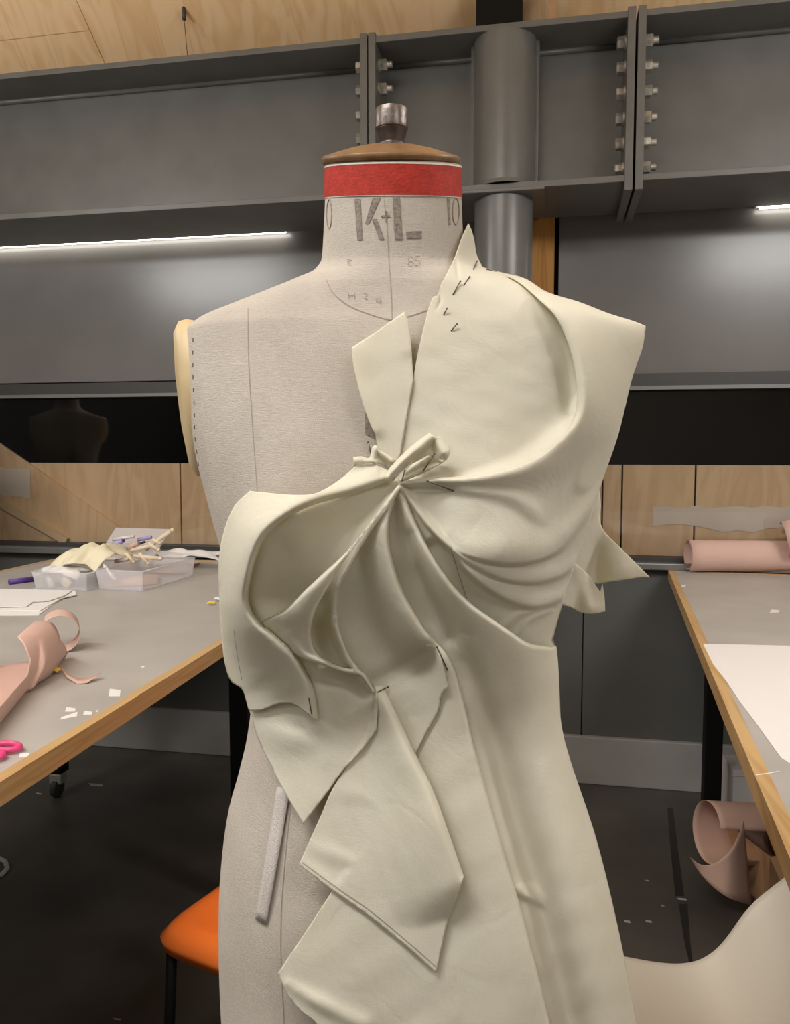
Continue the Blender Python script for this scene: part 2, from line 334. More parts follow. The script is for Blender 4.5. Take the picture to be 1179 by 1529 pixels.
# ceiling: sloping plywood sheets, then a flat one
ce = empty('ceiling', (0, 0, 0), kind='structure')
CY0, CZ0 = 3.345, 2.926; SL = 0.74; SA = math.atan(SL)
LEN = 1.45 / math.sin(SA)
def ceil_sheet(x0, x1, v0, v1):
    def pt(u, v, n): return (u, CY0 - v * math.cos(SA) + n * math.sin(SA), CZ0 + v * math.sin(SA) + n * math.cos(SA))
    bm = bmesh.new(); vs = [bm.verts.new(pt(u, v, n)) for n in (0, 0.018) for v in (v0 + 0.0015, v1 - 0.0015) for u in (x0 + 0.0015, x1 - 0.0015)]
    for f in ((0, 2, 3, 1), (4, 5, 7, 6), (0, 1, 5, 4), (2, 6, 7, 3), (0, 4, 6, 2), (1, 3, 7, 5)): bm.faces.new([vs[i] for i in f])
    return from_bm('plywood_sheet', bm, 'ply_ceiling', ce)
sx = [XL, -3.0, -1.86, -0.02, 1.22, 2.44, XR]
for i, (a, b) in enumerate(zip(sx, sx[1:])):
    v = [0, 0.30, 1.52, LEN] if i < 2 else [0, 1.22, LEN]
    for c, d in zip(v, v[1:]): ceil_sheet(a, b, c, d)
box('ceiling_flat', XL, XR, YB, CY0 - LEN * math.cos(SA) + 0.02, CZ0 + 1.45, CZ0 + 1.5, 'ply_ceiling', ce)
# backing above the sheets keeps the room closed
box('ceiling_backing', XL, XR, CY0 - 0.02, WY + 0.2, CZ0 + 0.02, CZ0 + 0.3, 'void_dark', ce)

# ============================================================ STEEL BEAM, COLUMN, STRIP LIGHTS
BF, BW = 3.0, 3.2          # flange front, web
ZB, ZT = 2.352, 2.922      # bottom and top of the beam
def bolt(x, z, side, parent, head=True):
    """hexagonal nut with washer and threaded end, on an end plate; side = +1 points to +x"""
    M = Matrix.Translation((x, BW - 0.135, z)) @ Matrix.Rotation(side * math.pi / 2, 4, 'Y')
    o = lathe('bolt', [(0.024, 0), (0.024, 0.005)], 'zinc', parent, seg=16, M=M)
    lathe('nut', [(0.0195, 0.005), (0.0215, 0.008), (0.0215, 0.027), (0.0185, 0.030)], 'zinc', o, seg=6, M=M @ Matrix.Rotation(random.random(), 4, 'Z'))
    if head: lathe('thread_end', [(0.012, 0.030), (0.012, 0.047), (0.009, 0.050)], 'zinc', o, seg=12, M=M)
def beam(x0, x1, label, plates, bolts):
    t = empty('steel_beam', (0, 0, 0), label=label, cat='beam')
    a = x0 + (0.0 if plates[0] else 0); b = x1
    box('web', a, b, BW - 0.009, BW + 0.009, ZB + 0.02, ZT - 0.02, 'steel_paint', t)
    box('top_flange', a, b, BF, 2 * BW - BF, ZT - 0.022, ZT, 'steel_paint', t, bev=0.002)
    box('bottom_flange', a, b, BF, 2 * BW - BF, ZB, ZB + 0.022, 'steel_paint', t, bev=0.002)
    for zz, s in ((ZT - 0.022, -1), (ZB + 0.022, 1)):      # rounded fillet weld along the web
        tube('fillet', [(a, BW - 0.012, zz + s * 0.004), (b, BW - 0.012, zz + s * 0.004)], 0.012, 'steel_paint', t)
    if plates[0]: box('end_plate', a, a + 0.027, BF - 0.004, 2 * BW - BF, ZB - 0.03, ZT + 0.012, 'steel_paint', t, bev=0.002)
    if plates[1]: box('end_plate', b - 0.027, b, BF - 0.004, 2 * BW - BF, ZB - 0.03, ZT + 0.012, 'steel_paint', t, bev=0.002)
    zs = [ZT - 0.075 - k * 0.0865 for k in range(6)]
    if bolts[0]:
        for z in zs: bolt(a + 0.027, z, 1, t)
    if bolts[1]:
        for z in zs: bolt(b - 0.027, z, -1, t, False)
    return t
JX1, JX2 = ony(549, 120, BF)[0], ony(949, 120, BF)[0]
beam(XL, JX1 - 0.002, 'long grey steel beam above the wide panel and strip light', (False, True), (False, True))
beam(JX1 + 0.002, JX2 - 0.004, 'short grey steel beam section holding the round column', (True, True), (True, True))
beam(JX2 + 0.004, XR, 'grey steel beam beyond the bolted joint, above the panel with a timber post', (True, False), (True, False))
CXc = (ony(708, 200, 3.08)[0] + ony(797, 200, 3.08)[0]) / 2
pc = empty('steel_column', (CXc, 3.10, 0), label='round grey steel column running through the beam', cat='column')
lathe('shaft', [(0.107, 0.0), (0.107, ZB - 0.012)], 'steel_pipe', pc, seg=64)
lathe('upper_shaft', [(0.113, ZB + 0.022), (0.113, ZT - 0.022)], 'steel_pipe', pc, seg=64)
lathe('weld_ring', [(0.118, ZB + 0.022), (0.114, ZB + 0.036)], 'steel_paint', pc, seg=64)
box('cap_plate', -0.15, 0.15, -0.12, 0.12, ZB - 0.014, ZB - 0.001, 'steel_paint', pc, bev=0.003)
for s in (-1, 1): box('stiffener', s * 0.118 - 0.006, s * 0.118 + 0.006, 0.0, 0.09, ZB + 0.022, ZT - 0.022, 'steel_paint', pc)
xa, xb = ony(712, 15, 3.1)[0], ony(780, 15, 3.1)[0]
tag(box('steel_post', xa, xb, 3.06, 3.13, ZT + 0.001, 3.07, 'black_steel', bev=0.004), 'square black steel post rising from the beam to the ceiling', 'post')
# joint cover strip on the sloping ceiling and a hanging hook
xs = ony(825, 10, 3.1)[0]
tag(box('timber_batten', xs - 0.012, xs + 0.012, 3.02, 3.06, ZT + 0.001, 3.22, 'card_brown'), 'dark brown batten standing on the beam beside the square post', 'batten')
hk = empty('ceiling_hook', (0, 0, 0), label='small dark screw hook with a thin wire on the plywood ceiling', cat='hook')
hp = ony(275, 22, 3.05); hz = CZ0 + (CY0 - 3.05) * SL; hp = ony(275, 22, 3.07)
tube('hook_body', [(hp[0], 3.07, hp[2] + 0.03), (hp[0], 3.068, hp[2] - 0.02)], 0.008, 'frame_dark', hk)
tube('wire', [(hp[0], 3.068, hp[2] - 0.02), (hp[0], 3.10, ZT)], 0.0014, 'frame_dark', hk)
def strip(x0, x1, z, label):
    t = empty('strip_light', (0, 0, 0), label=label, cat='light')
    box('housing', x0, x1, 3.425, 3.458, z, z + 0.02, 'white_plastic', t); tube('led_tube', [(x0 + 0.01, 3.425, z), (x1 - 0.01, 3.425, z)], 0.011, 'glow_led', t)
strip(XL + 0.2, ony(430, 347, 3.43)[0], 2.366, 'long glowing strip light under the beam along the wide panel')
strip(ony(1129, 303, 3.43)[0], XR - 0.2, 2.360, 'glowing strip light at the top of the panel by the timber post')
tag(box('trim_1', XL, -0.125, 3.40, UY, 2.372, 2.40, 'skirting_grey'), kind='structure')
# ceiling luminaires
for k, (x, y, z, hl, hw, w, upw) in enumerate(LAMPS):
    t = empty('ceiling_light', (x, y, z), label='hanging white ceiling luminaire with glowing diffuser', cat='light', group='hanging luminaires')
    box('housing', -hl - 0.02, hl + 0.02, -hw - 0.02, hw + 0.02, 0.0, 0.05, 'white_plastic', t, bev=0.006)
    box('diffuser', -hl, hl, -hw, hw, -0.11, -0.001, 'glow_lamp', t)
    for s in (-0.5, 0.5): tube('suspension_wire', [(s, 0, 0.05), (s, 0, CZ0 + min(1.45, (CY0 - y) * SL) - z)], 0.003, 'zinc', t)

# ============================================================ TABLES
TZ = 0.93
def table(name, corners, label, legs, casters):
    """corners: near-inner, far-inner, far-outer, near-outer on the floor plan"""
    t = empty(name, (0, 0, 0), label=label, cat='table'); c = [Vector((x, y, 0)) for x, y in corners]; n = len(c)
    def inset(d):
        out = []
        ctr = sum(c, Vector()) / n
        for i in range(n):
            e1 = (c[i] - c[i - 1]).normalized(); e2 = (c[(i + 1) % n] - c[i]).normalized()
            n1 = Vector((-e1.y, e1.x, 0)); n2 = Vector((-e2.y, e2.x, 0))
            if n1.dot(ctr - c[i]) < 0: n1 = -n1
            if n2.dot(ctr - c[i]) < 0: n2 = -n2
            b = (n1 + n2); out.append(c[i] + b * (d / (1 + n1.dot(n2))))
        return out
    def slab(nm, poly, z0, z1, m):
        bm = bmesh.new(); f = bm.faces.new([bm.verts.new((p.x, p.y, z0)) for p in poly]); r = bmesh.ops.extrude_face_region(bm, geom=[f])
        bmesh.ops.translate(bm, vec=(0, 0, z1 - z0), verts=[v for v in r['geom'] if isinstance(v, bmesh.types.BMVert)]); return from_bm(nm, bm, m, t)
    i1 = inset(0.022); slab('tabletop', i1, TZ - 0.03, TZ, 'lino_grey')
    for i in range(n):
        slab('edge_strip', [c[i], c[(i + 1) % n], i1[(i + 1) % n], i1[i]], TZ - 0.036, TZ + 0.0012, 'edge_wood')
    i2, i3 = inset(0.10), inset(0.15)
    for i in range(n): slab('frame_rail', [i2[i], i2[(i + 1) % n], i3[(i + 1) % n], i3[i]], TZ - 0.10, TZ - 0.036, 'black_steel')
    for x, y in legs:
        z0 = 0.10 if casters else 0.0
        l = box('leg', x - 0.03, x + 0.03, y - 0.03, y + 0.03, z0, TZ - 0.036, 'black_steel', t, bev=0.003)
        if casters:
            box('caster_fork', x - 0.028, x + 0.028, y - 0.028, y + 0.02, 0.055, 0.10, 'zinc', l, bev=0.006)
            lathe('caster_wheel', [(0.030, -0.014), (0.037, -0.010), (0.037, 0.010), (0.030, 0.014)], 'rubber', l, seg=24,
                  M=Matrix.Translation((x, y - 0.012, 0.037)) @ Matrix.Rotation(math.pi / 2, 4, 'Y'))
    return t
table('cutting_table', [(-0.775, 0.3), (-0.862, 3.36), (-2.21, 3.36), (-2.17, 0.3)], 'grey topped cutting table carrying the plastic boxes and pink paper curls',
      [(-0.93, 2.30), (-1.985, 2.92), (-0.90, 0.5), (-1.98, 0.5)], True)
table('cutting_table', [(0.232, 0.3), (0.463, 3.44), (2.0, 3.34), (1.78, 0.2)], 'grey topped cutting table carrying the rolled pink paper and white sheet',
      [(0.575, 3.02), (1.8, 3.1), (0.5, 0.45), (1.7, 0.45)], False)

# ============================================================ DRESS FORM
FD = 0.74
FWH = np.array([-math.sin(YAW), math.cos(YAW), 0.0])
FB = FWH * FD + RT * ((587 - CX) / F * FD)
MF = Matrix.Translation(FB) @ Matrix.Rotation(YAW, 4, 'Z'); MFI = MF.inverted()
BODY = np.array([  # z, half width, front depth, back depth, roundness
    (0.76, .140, .095, .100, 2.1), (0.80, .155, .108, .112, 2.15), (0.87, .162, .112, .116, 2.2), (0.95, .1640, .114, .115, 2.2),
    (1.00, .1630, .114, .113, 2.2), (1.05, .159, .111, .109, 2.2), (1.09, .1525, .107, .104, 2.2), (1.12, .144, .103, .098, 2.2), (1.16, .1345, .097, .092, 2.2),
    (1.20, .130, .092, .088, 2.2), (1.28, .143, .096, .090, 2.25), (1.33, .155, .101, .093, 2.3), (1.366, .1645, .104, .095, 2.35),
    (1.41, .1755, .101, .095, 2.4), (1.45, .183, .095, .092, 2.5), (1.49, .1865, .086, .085, 2.5), (1.525, .184, .076, .074, 2.5),
    (1.535, .174, .072, .070, 2.4), (1.548, .144, .068, .066, 2.3), (1.560, .113, .065, .064, 2.2), (1.572, .087, .0625, .063, 2.1),
    (1.580, .071, .061, .062, 2.0), (1.590, .064, .059, .061, 2.0), (1.61, .0622, .058, .060, 2.0), (1.64, .0606, .0565, .057, 2.0), (1.6715, .0598, .056, .056, 2.0)])
HULL_R = [(0.76, .272), (0.9, .240), (0.98, .220), (1.065, .194), (1.14, .167), (1.175, .158), (1.22, .154), (1.248, .151), (1.285, .161), (1.33, .177), (1.396, .196),
          (1.437, .207), (1.487, .219), (1.52, .226), (1.532, .222), (1.54, .20), (1.548, .165), (1.56, .128), (1.572, .094), (1.58, .075), (1.59, .068), (1.6715, .064)]
HULL_L = [(0.76, .145), (0.95, .169), (1.05, .164), (1.12, .150), (1.16, .141), (1.19, .147), (1.24, .159), (1.31, .166), (1.366, .172), (1.45, .186), (1.525, .186), (1.548, .149), (1.58, .076), (1.6715, .064)]
TH = np.linspace(0, 2 * math.pi, 145)[:-1]
def radial(zs, hull=False):
    c, s = np.cos(TH), np.sin(TH); out = []
    for z in zs:
        a, bf, bk, n = (pchip(BODY[:, 0], BODY[:, i], z) for i in (1, 2, 3, 4)); aL = aR = a
        if hull:
            aR = pchip(*zip(*HULL_R), z); aL = pchip(*zip(*HULL_L), z); ad = np.interp(z, [0.76, 0.9, 1.15, 1.5, 1.58], [.030, .018, .008, .007, .004]); bf += ad; bk += ad
        A = np.where(c > 0, aR, aL); B = np.where(s < 0, bf, bk)
        r = (np.abs(c / A) ** n + np.abs(s / B) ** n) ** (-1 / n); x, y = r * c, r * s
        for sx_ in (-1, 1):
            y = y - np.where(s < 0, 0.024 * np.exp(-((x - sx_ * .078) / .050) ** 2 - ((z - 1.352) / (.050 if z < 1.352 else .075)) ** 2), 0)
        zz = z + y * np.interp(z, [1.56, 1.60, 1.6715], [0.0, 0.24, 0.27])
        out.append(np.stack([x, y, zz if hasattr(zz, '__len__') else np.full_like(x, zz)], 1))
    return np.array(out)
def ring_mesh(name, R, m, parent, caps=True, smooth=True):
    n = R.shape[1]; f = [(i * n + j, i * n + (j + 1) % n, (i + 1) * n + (j + 1) % n, (i + 1) * n + j) for i in range(len(R) - 1) for j in range(n)]
    if caps: f += [tuple(range(n))[::-1], tuple((len(R) - 1) * n + j for j in range(n))]
    me = bpy.data.meshes.new(name); me.from_pydata(R.reshape(-1, 3).tolist(), [], f); me.update()
    o = link(name, me, m, parent, smooth); me.set_sharp_from_angle(angle=math.radians(50)); return o
form = empty('dress_form', FB, YAW, 'linen covered dress form with a red painted neck band and wooden cap', 'dress form')
ZS = np.unique(np.concatenate([np.linspace(0.76, 1.50, 75), np.linspace(1.50, 1.6, 60), np.linspace(1.6, 1.6715, 20)]))
BR = radial(ZS)
torso = ring_mesh('torso', BR, 'linen', form)
def world_bvh(meshes):
    vs, fs = [], []
    for me, M in meshes:
        k = len(vs); vs += [M @ v.co for v in me.vertices]; fs += [tuple(i + k for i in p.vertices) for p in me.polygons]
    return BVHTree.FromPolygons(vs, fs)
BODYB = world_bvh([(torso.data, MF)])
def hit(bvh, px, py):
    d = Vector(ray(px, py)); h = bvh.ray_cast(Vector(CAM), d.normalized(), 5.0)
    return None if h[0] is None else h[3] / d.length          # depth along the viewing axis
def loc(px, py, dep): return MFI @ Vector(CAM + ray(px, py) * dep)
# red band: a painted sleeve around the top of the neck, with pale cut edges
def neck_sleeve(name, z0, z1, off, m, n=10):
    R = radial(np.linspace(z0, z1, n)); ctr = np.array([0, 0]); v = R[:, :, :2]; l = np.linalg.norm(v, axis=2, keepdims=True); R[:, :, :2] = v * (1 + off / l)
    return ring_mesh(name, R, m, form, caps=False)
neck_sleeve('neck_band', 1.6435, 1.6690, 0.0008, 'red_paint'); neck_sleeve('band_edge', 1.6688, 1.6702, 0.0010, 'calico_edge', 3); neck_sleeve('band_edge', 1.6428, 1.6438, 0.0006, 'calico_edge', 3)
tilt = Matrix.Translation((-0.002, 0.001, 1.6725)) @ Matrix.Rotation(math.atan(0.27), 4, 'X')
cap = lathe('neck_cap', [(0.057, -0.001), (0.0602, 0.0000), (0.0612, 0.0010), (0.0612, 0.0048), (0.0600, 0.0060), (0.050, 0.0092), (0.036, 0.0132), (0.022, 0.0160), (0.012, 0.0168)], 'cap_wood', form, seg=64, M=tilt, sharp=50)
lathe('neck_knob', [(0.0118, 0.014), (0.0118, 0.0165), (0.0110, 0.0175), (0.0134, 0.0265), (0.0143, 0.0285), (0.0138, 0.0292), (0.0146, 0.0300), (0.0146, 0.0450), (0.0138, 0.0465), (0.008, 0.0470)],
      'knob_metal', form, seg=32, M=Matrix.Translation((-0.0015, 0.0, 1.6725)) @ Matrix.Rotation(0.06, 4, 'X'), sharp=28)
# arm plates: oval wooden discs at the armholes
for s in (-1, 1):
    bm = bmesh.new(); prof = [(0.88, -0.016), (0.97, -0.012), (1.0, -0.003), (0.98, 0.004), (0.85, 0.0095), (0.4, 0.012)]
    add_lathe(bm, prof, 48)
    nrm = Vector((s * 0.955, -0.28, -0.10)).normalized(); zax = Vector((s * 0.02, 0, 1)); xax = zax.cross(nrm).normalized(); zax = nrm.cross(xax)
    M = Matrix((xax, zax, nrm)).transposed().to_4x4()
    for v in bm.verts: v.co.x *= 0.046; v.co.y *= 0.071
    bmesh.ops.transform(bm, matrix=Matrix.Translation((s * 0.1820, 0.0, 1.466)) @ M, verts=bm.verts)
    from_bm('arm_plate', bm, 'plate_wood', form, autosmooth=50)
# stand
tube('stand_pole', [(0, 0.0, 0.06), (0, 0.0, 0.77)], 0.016, 'knob_metal', form, seg=16)
lathe('stand_base', [(0.20, 0.0), (0.20, 0.018), (0.17, 0.03), (0.05, 0.045), (0.03, 0.075)], 'black_steel', form)
def surf_line(name, pts, wid, m, parent, bvh, lift=0.0005, dash=None, step=3):
    """thin line lying on a surface; pts in photo pixels give only directions, the surface gives the distance"""
    C = catmull(pts, step); bm = bmesh.new(); run = []
    runs = []
    for k, (x, y) in enumerate(C[:, :2]):
        d = hit(bvh, x, y); on = d is not None and (dash is None or (k // dash) % 2 == 0)
        if on: run.append((x, y, d - lift))
        if (not on or k == len(C) - 1) and len(run) > 1: runs.append(run)
        if not on: run = []
    for rn in runs:
        prev = None
        for i, (x, y, d) in enumerate(rn):
            a = rn[max(0, i - 1)]; b = rn[min(len(rn) - 1, i + 1)]; t = np.array([b[0] - a[0], b[1] - a[1]]); t /= (np.linalg.norm(t) + 1e-9)
            q = wid / 2; vs = [bm.verts.new(loc(x - t[1] * q, y + t[0] * q, d)), bm.verts.new(loc(x + t[1] * q, y - t[0] * q, d))]
            if prev: bm.faces.new((prev[0], prev[1], vs[1], vs[0]))
            prev = vs
    if not bm.faces: bm.free(); return None
    return from_bm(name, bm, m, parent)
surf_line('neck_seam', [(486, 416), (497, 437), (520, 456), (548, 468), (585, 478), (612, 472), (640, 463)], 1.5, 'seam', form, BODYB)
surf_line('centre_seam', [(573, 297), (578, 345), (581, 400), (584, 440), (585, 478)], 1.1, 'seam', form, BODYB)
surf_line('centre_seam', [(585, 478), (587, 600), (587, 720)], 1.0, 'seam', form, BODYB)
surf_line('princess_seam', [(370, 460), (371, 540), (377, 640), (384, 735)], 1.1, 'seam', form, BODYB)
surf_line('princess_seam', [(440, 1150), (425, 1290), (419, 1400), (424, 1529), (430, 1600)], 1.3, 'seam', form, BODYB)
surf_line('armhole_stitching', [(288, 505), (288, 560), (290, 610), (291, 650), (296, 690), (301, 730)], 1.6, 'thread', form, BODYB, dash=3)
# printed lettering on the neck
def ink_poly(name, quad, m, nu=4, nv=10):
    q = np.array(quad, float); P = []
    for v in np.linspace(0, 1, nv):
        row = []
        for u in np.linspace(0, 1, nu):
            x, y = (1 - v) * ((1 - u) * q[0] + u * q[1]) + v * ((1 - u) * q[3] + u * q[2]); d = hit(BODYB, x, y)
            row.append(loc(x, y, (d if d else FD) - 0.0006))
        P.append(row)
    return grid_mesh(name, P, m, form)
def c1(pts): return [(460 + x / 4.132, 130 + y / 4.132) for x, y in pts]
for q in ([(284, 688), (322, 688), (333, 945), (303, 945)], [(398, 680), (446, 680), (372, 845), (350, 842), ], [(392, 815), (424, 812), (470, 940), (438, 942)]):
    ink_poly('printed_letter_k', c1(q), 'ink')
ink_poly('printed_plus', c1([(472, 765), (484, 765), (488, 835), (476, 835)]), 'ink'); ink_poly('printed_plus', c1([(450, 792), (504, 788), (504, 800), (450, 804)]), 'ink')
ink_poly('printed_letter_l', c1([(520, 675), (564, 675), (581, 942), (534, 942)]), 'ink'); ink_poly('printed_letter_l', c1([(604, 892), (702, 888), (698, 932), (606, 934)]), 'ink')
ink_poly('printed_numeral', c1([(858, 685), (872, 685), (879, 852), (866, 852)]), 'ink')
def ink_ring(cx_, cy_, rx, ry, w, m='ink', nm='printed_numeral'):
    pts = c1([(cx_ + rx * math.cos(t), cy_ + ry * math.sin(t)) for t in np.linspace(0, 2 * math.pi, 26)]); surf_line(nm, pts, w, m, form, BODYB, 0.0006)
ink_ring(908, 768, 20, 82, 2.6); ink_ring(131, 785, 15, 88, 2.4)
for cx_, cy_ in ((632, 1062), (632, 1090)): ink_ring(cx_, cy_, 16, 14, 0.9, 'faint_ink')
for ln in ([(690, 1045), (662, 1045), (660, 1065), (685, 1072), (684, 1098), (658, 1102)], [(245, 1262), (252, 1310)], [(283, 1262), (288, 1308)], [(247, 1287), (288, 1285)],
           [(430, 1300), (420, 1325), (455, 1325)], [(442, 1300), (448, 1340)], [(340, 1275), (365, 1278), (345, 1305), (370, 1310)], [(240, 1060), (246, 1105)], [(240, 1062), (268, 1068), (246, 1082), (272, 1104)]):
    surf_line('faint_print', c1(ln), 1.0, 'faint_ink', form, BODYB, 0.0006)
ink_poly('printed_mark', [(545, 612), (552, 616), (560, 655), (545, 648)], 'ink')

# ============================================================ DRAPED TOILE
hm = bpy.data.meshes.new('h'); HR = radial(ZS, True); nH = HR.shape[1]
HB = BVHTree.FromPolygons([MF @ Vector(p) for p in HR.reshape(-1, 3)], [(i * nH + j, i * nH + (j + 1) % nH, (i + 1) * nH + (j + 1) % nH, (i + 1) * nH + j) for i in range(len(HR) - 1) for j in range(nH)])
bpy.data.meshes.remove(hm)
GX0, GY0, GS = 300, 316, 5; GW, GH = 140, 280
def axis_depth(px, py): r = ray(px, py); return (FD + 0.004) / float(r @ FWH)
GB = np.zeros((GH, GW))
for j in range(GH):
    for i in range(GW):
        px, py = GX0 + i * GS, GY0 + j * GS; a = axis_depth(px, py); d = hit(HB, px, py); GB[j, i] = min(d, a) if d else a
for _ in range(4):     # the cloth bridges hollows and rounds off edges
    Pd = np.pad(GB, 1, mode='edge'); GB = (4 * GB + 2 * (Pd[:-2, 1:-1] + Pd[2:, 1:-1] + Pd[1:-1, :-2] + Pd[1:-1, 2:]) + Pd[:-2, :-2] + Pd[2:, 2:] + Pd[:-2, 2:] + Pd[2:, :-2]) / 16
def base_depth(p):
    u = np.clip((p[:, 0] - GX0) / GS, 0, GW - 1.001); v = np.clip((p[:, 1] - GY0) / GS, 0, GH - 1.001); i = u.astype(int); j = v.astype(int); a = u - i; b = v - j
    return GB[j, i] * (1 - a) * (1 - b) + GB[j, i + 1] * a * (1 - b) + GB[j + 1, i] * (1 - a) * b + GB[j + 1, i + 1] * a * b
def fold_height(p, pts, shift=0.0):
    """ridge along a curve of (x, y, height mm, width on the left/below side, width on the other side)"""
    C = catmull(pts, 2.0); T = np.gradient(C[:, :2], axis=0); T /= (np.linalg.norm(T, axis=1, keepdims=True) + 1e-9)
    C = C.copy(); C[:, 0] += shift * -T[:, 1]; C[:, 1] += shift * T[:, 0]
    W = 3.2 * max(C[:, 3].max(), C[:, 4].max()); h = np.zeros(len(p))
    idx = np.where((p[:, 0] > C[:, 0].min() - W) & (p[:, 0] < C[:, 0].max() + W) & (p[:, 1] > C[:, 1].min() - W) & (p[:, 1] < C[:, 1].max() + W))[0]
    for ch in np.array_split(idx, max(1, len(idx) // 4000)):
        if not len(ch): continue
        q = p[ch]; dx = q[:, None, 0] - C[None, :, 0]; dy = q[:, None, 1] - C[None, :, 1]; d2 = dx * dx + dy * dy; k = d2.argmin(1); ar = np.arange(len(ch))
        dist = np.sqrt(d2[ar, k]); sg = T[k, 0] * dy[ar, k] - T[k, 1] * dx[ar, k]
        # blend the two widths across the ridge so the surface stays smooth
        sd = sg / np.maximum(dist, 1e-6); t = 0.5 + 0.5 * np.clip(sd * 1.0, -1, 1); w = C[k, 4] * (1 - t) + C[k, 3] * t
        h[ch] = C[k, 2] * 0.001 * np.exp(-(dist / w) ** 2)
    return h
PREV = []        # sheets laid so far
def smoothnoise(p, sc, seed):
    r = np.random.default_rng(seed); s = np.zeros(len(p))
    for _ in range(5):
        k = r.normal(size=2) / sc; s += np.sin(p[:, 0] * k[0] + p[:, 1] * k[1] + r.uniform(0, 6.28))
    return s / 5
def sheet(name, outline, folds, off, parent, step=3.0, valleys=(), gap=0.0, noise=(0.0006, 14), m='toile', shifted=(), wrap=None, thick=0.0007, follow=None, relax=0):
    parts = [catmull(s, step) if len(s) > 1 else np.array(s, float) for s in outline]
    B = np.vstack([q[:, :2] for q in parts]); keep = [0]
    for i in range(1, len(B)):
        if np.hypot(*(B[i] - B[keep[-1]])) > 1.0: keep.append(i)
    B = B[keep]
    if np.hypot(*(B[0] - B[-1])) < 1.2: B = B[:-1]
    x0, y0 = B.min(0); x1, y1 = B.max(0); hx = step; hy = step * 0.866
    gy = np.arange(y0, y1, hy); G = np.vstack([np.stack([np.arange(x0 + (hx / 2 if i % 2 else 0), x1, hx), np.full(len(np.arange(x0 + (hx / 2 if i % 2 else 0), x1, hx)), y)], 1) for i, y in enumerate(gy)])
    inside = np.zeros(len(G), bool); a = B; b = np.roll(B, -1, 0)
    for (xa, ya), (xb, yb) in zip(a, b):
        if ya == yb: continue
        c = ((ya > G[:, 1]) != (yb > G[:, 1])) & (G[:, 0] < (xb - xa) * (G[:, 1] - ya) / (yb - ya) + xa); inside ^= c
    G = G[inside]
    near = np.ones(len(G), bool)
    for ch in np.array_split(np.arange(len(G)), max(1, len(G) // 4000)):
        if len(ch): near[ch] = ((G[ch][:, None, :] - B[None]) ** 2).sum(2).min(1) > (0.55 * step) ** 2
    P = np.vstack([B, G[near]]); nb = len(B)
    V, E_, Fc, *_r = delaunay_2d_cdt([Vector(q) for q in P], [], [list(range(nb))], 1, 1e-4)
    P = np.array([(v.x, v.y) for v in V])
    H4 = np.zeros(len(P))
    for f in folds: H4 += np.abs(fold_height(P, f)) ** 3
    for f, s in shifted: H4 += np.abs(fold_height(P, f, s)) ** 3
    Hh = H4 ** (1 / 3)
    for f in valleys: Hh -= fold_height(P, f)
    Hh += noise[0] * smoothnoise(P, noise[1], len(name) * 7 + nb)
    D = base_depth(P) - off - Hh
    for k in range(len(P)):
        d = hit(BODYB, *P[k])
        if d and D[k] > d - 0.0025: D[k] = d - 0.0025
    if gap and PREV:
        bv = world_bvh(PREV)
        for k in range(len(P)):
            d = hit(bv, *P[k])
            if d and follow: D[k] = d - follow(*P[k])
            elif d and D[k] > d - gap: D[k] = d - gap
    if relax:
        ed = np.array(E_)
        for _ in range(relax):
            acc = np.zeros(len(P)); cnt = np.zeros(len(P)); np.add.at(acc, ed[:, 0], D[ed[:, 1]]); np.add.at(acc, ed[:, 1], D[ed[:, 0]]); np.add.at(cnt, ed[:, 0], 1); np.add.at(cnt, ed[:, 1], 1)
            D = 0.5 * D + 0.5 * acc / np.maximum(cnt, 1)
    pts = [loc(P[k, 0], P[k, 1], D[k]) for k in range(len(P))]; faces = [tuple(f) for f in Fc]
    if wrap:               # carry the silhouette edge round towards the back of the form
        C = catmull(wrap, 6); dd = base_depth(C) - off; base = len(pts); n = len(C)
        hh = np.zeros(n)
        for f in folds: hh += np.abs(fold_height(C[:, :2], f)) ** 3
        dd -= hh ** (1 / 3)
        for dz, ins in ((0.0, 0), (0.012, 0.5), (0.03, 4), (0.05, 14), (0.07, 30)):
            pts += [loc(C[k, 0] - ins, C[k, 1], dd[k] + dz) for k in range(n)]
        for r_ in range(4):
            faces += [(base + r_ * n + k, base + r_ * n + k + 1, base + (r_ + 1) * n + k + 1, base + (r_ + 1) * n + k) for k in range(n - 1)]
    me = bpy.data.meshes.new(name); me.from_pydata(pts, [], faces); me.update(); me.validate()
    o = link(name, me, m, parent, True); PREV.append((me, MF))
    if thick: s = o.modifiers.new('thick', 'SOLIDIFY'); s.thickness = thick; s.offset = 0
    return o
toile = empty('draped_toile', FB, YAW, 'cream cotton toile pinned and draped in folds over the dress form', 'draped garment')

# side flaps behind the right edge
sheet('side_flap', [[(893, 722), (896, 752), (895, 776), (902, 794), (930, 822), (950, 842), (970, 862)], [(970, 862), (955, 862), (934, 865), (912, 868), (888, 871), (868, 860), (852, 842)], [(852, 842), (868, 795), (885, 735), (893, 722)]],
      [[(905, 800, 10, 25, 25), (925, 850, 12, 25, 25)]], -0.012, toile, valleys=[[(880, 780, 6, 15, 15), (890, 868, 6, 15, 15)]])
sheet('side_flap', [[(855, 838), (868, 849), (881, 862), (890, 876), (896, 884)], [(896, 884), (899, 871)], [(899, 871), (902, 892), (903, 913)], [(903, 913), (885, 916), (866, 914), (850, 906), (834, 903)], [(834, 903), (842, 875), (855, 838)]],
      [[(862, 850, 8, 10, 14), (878, 905, 10, 12, 14)]], -0.004, toile)

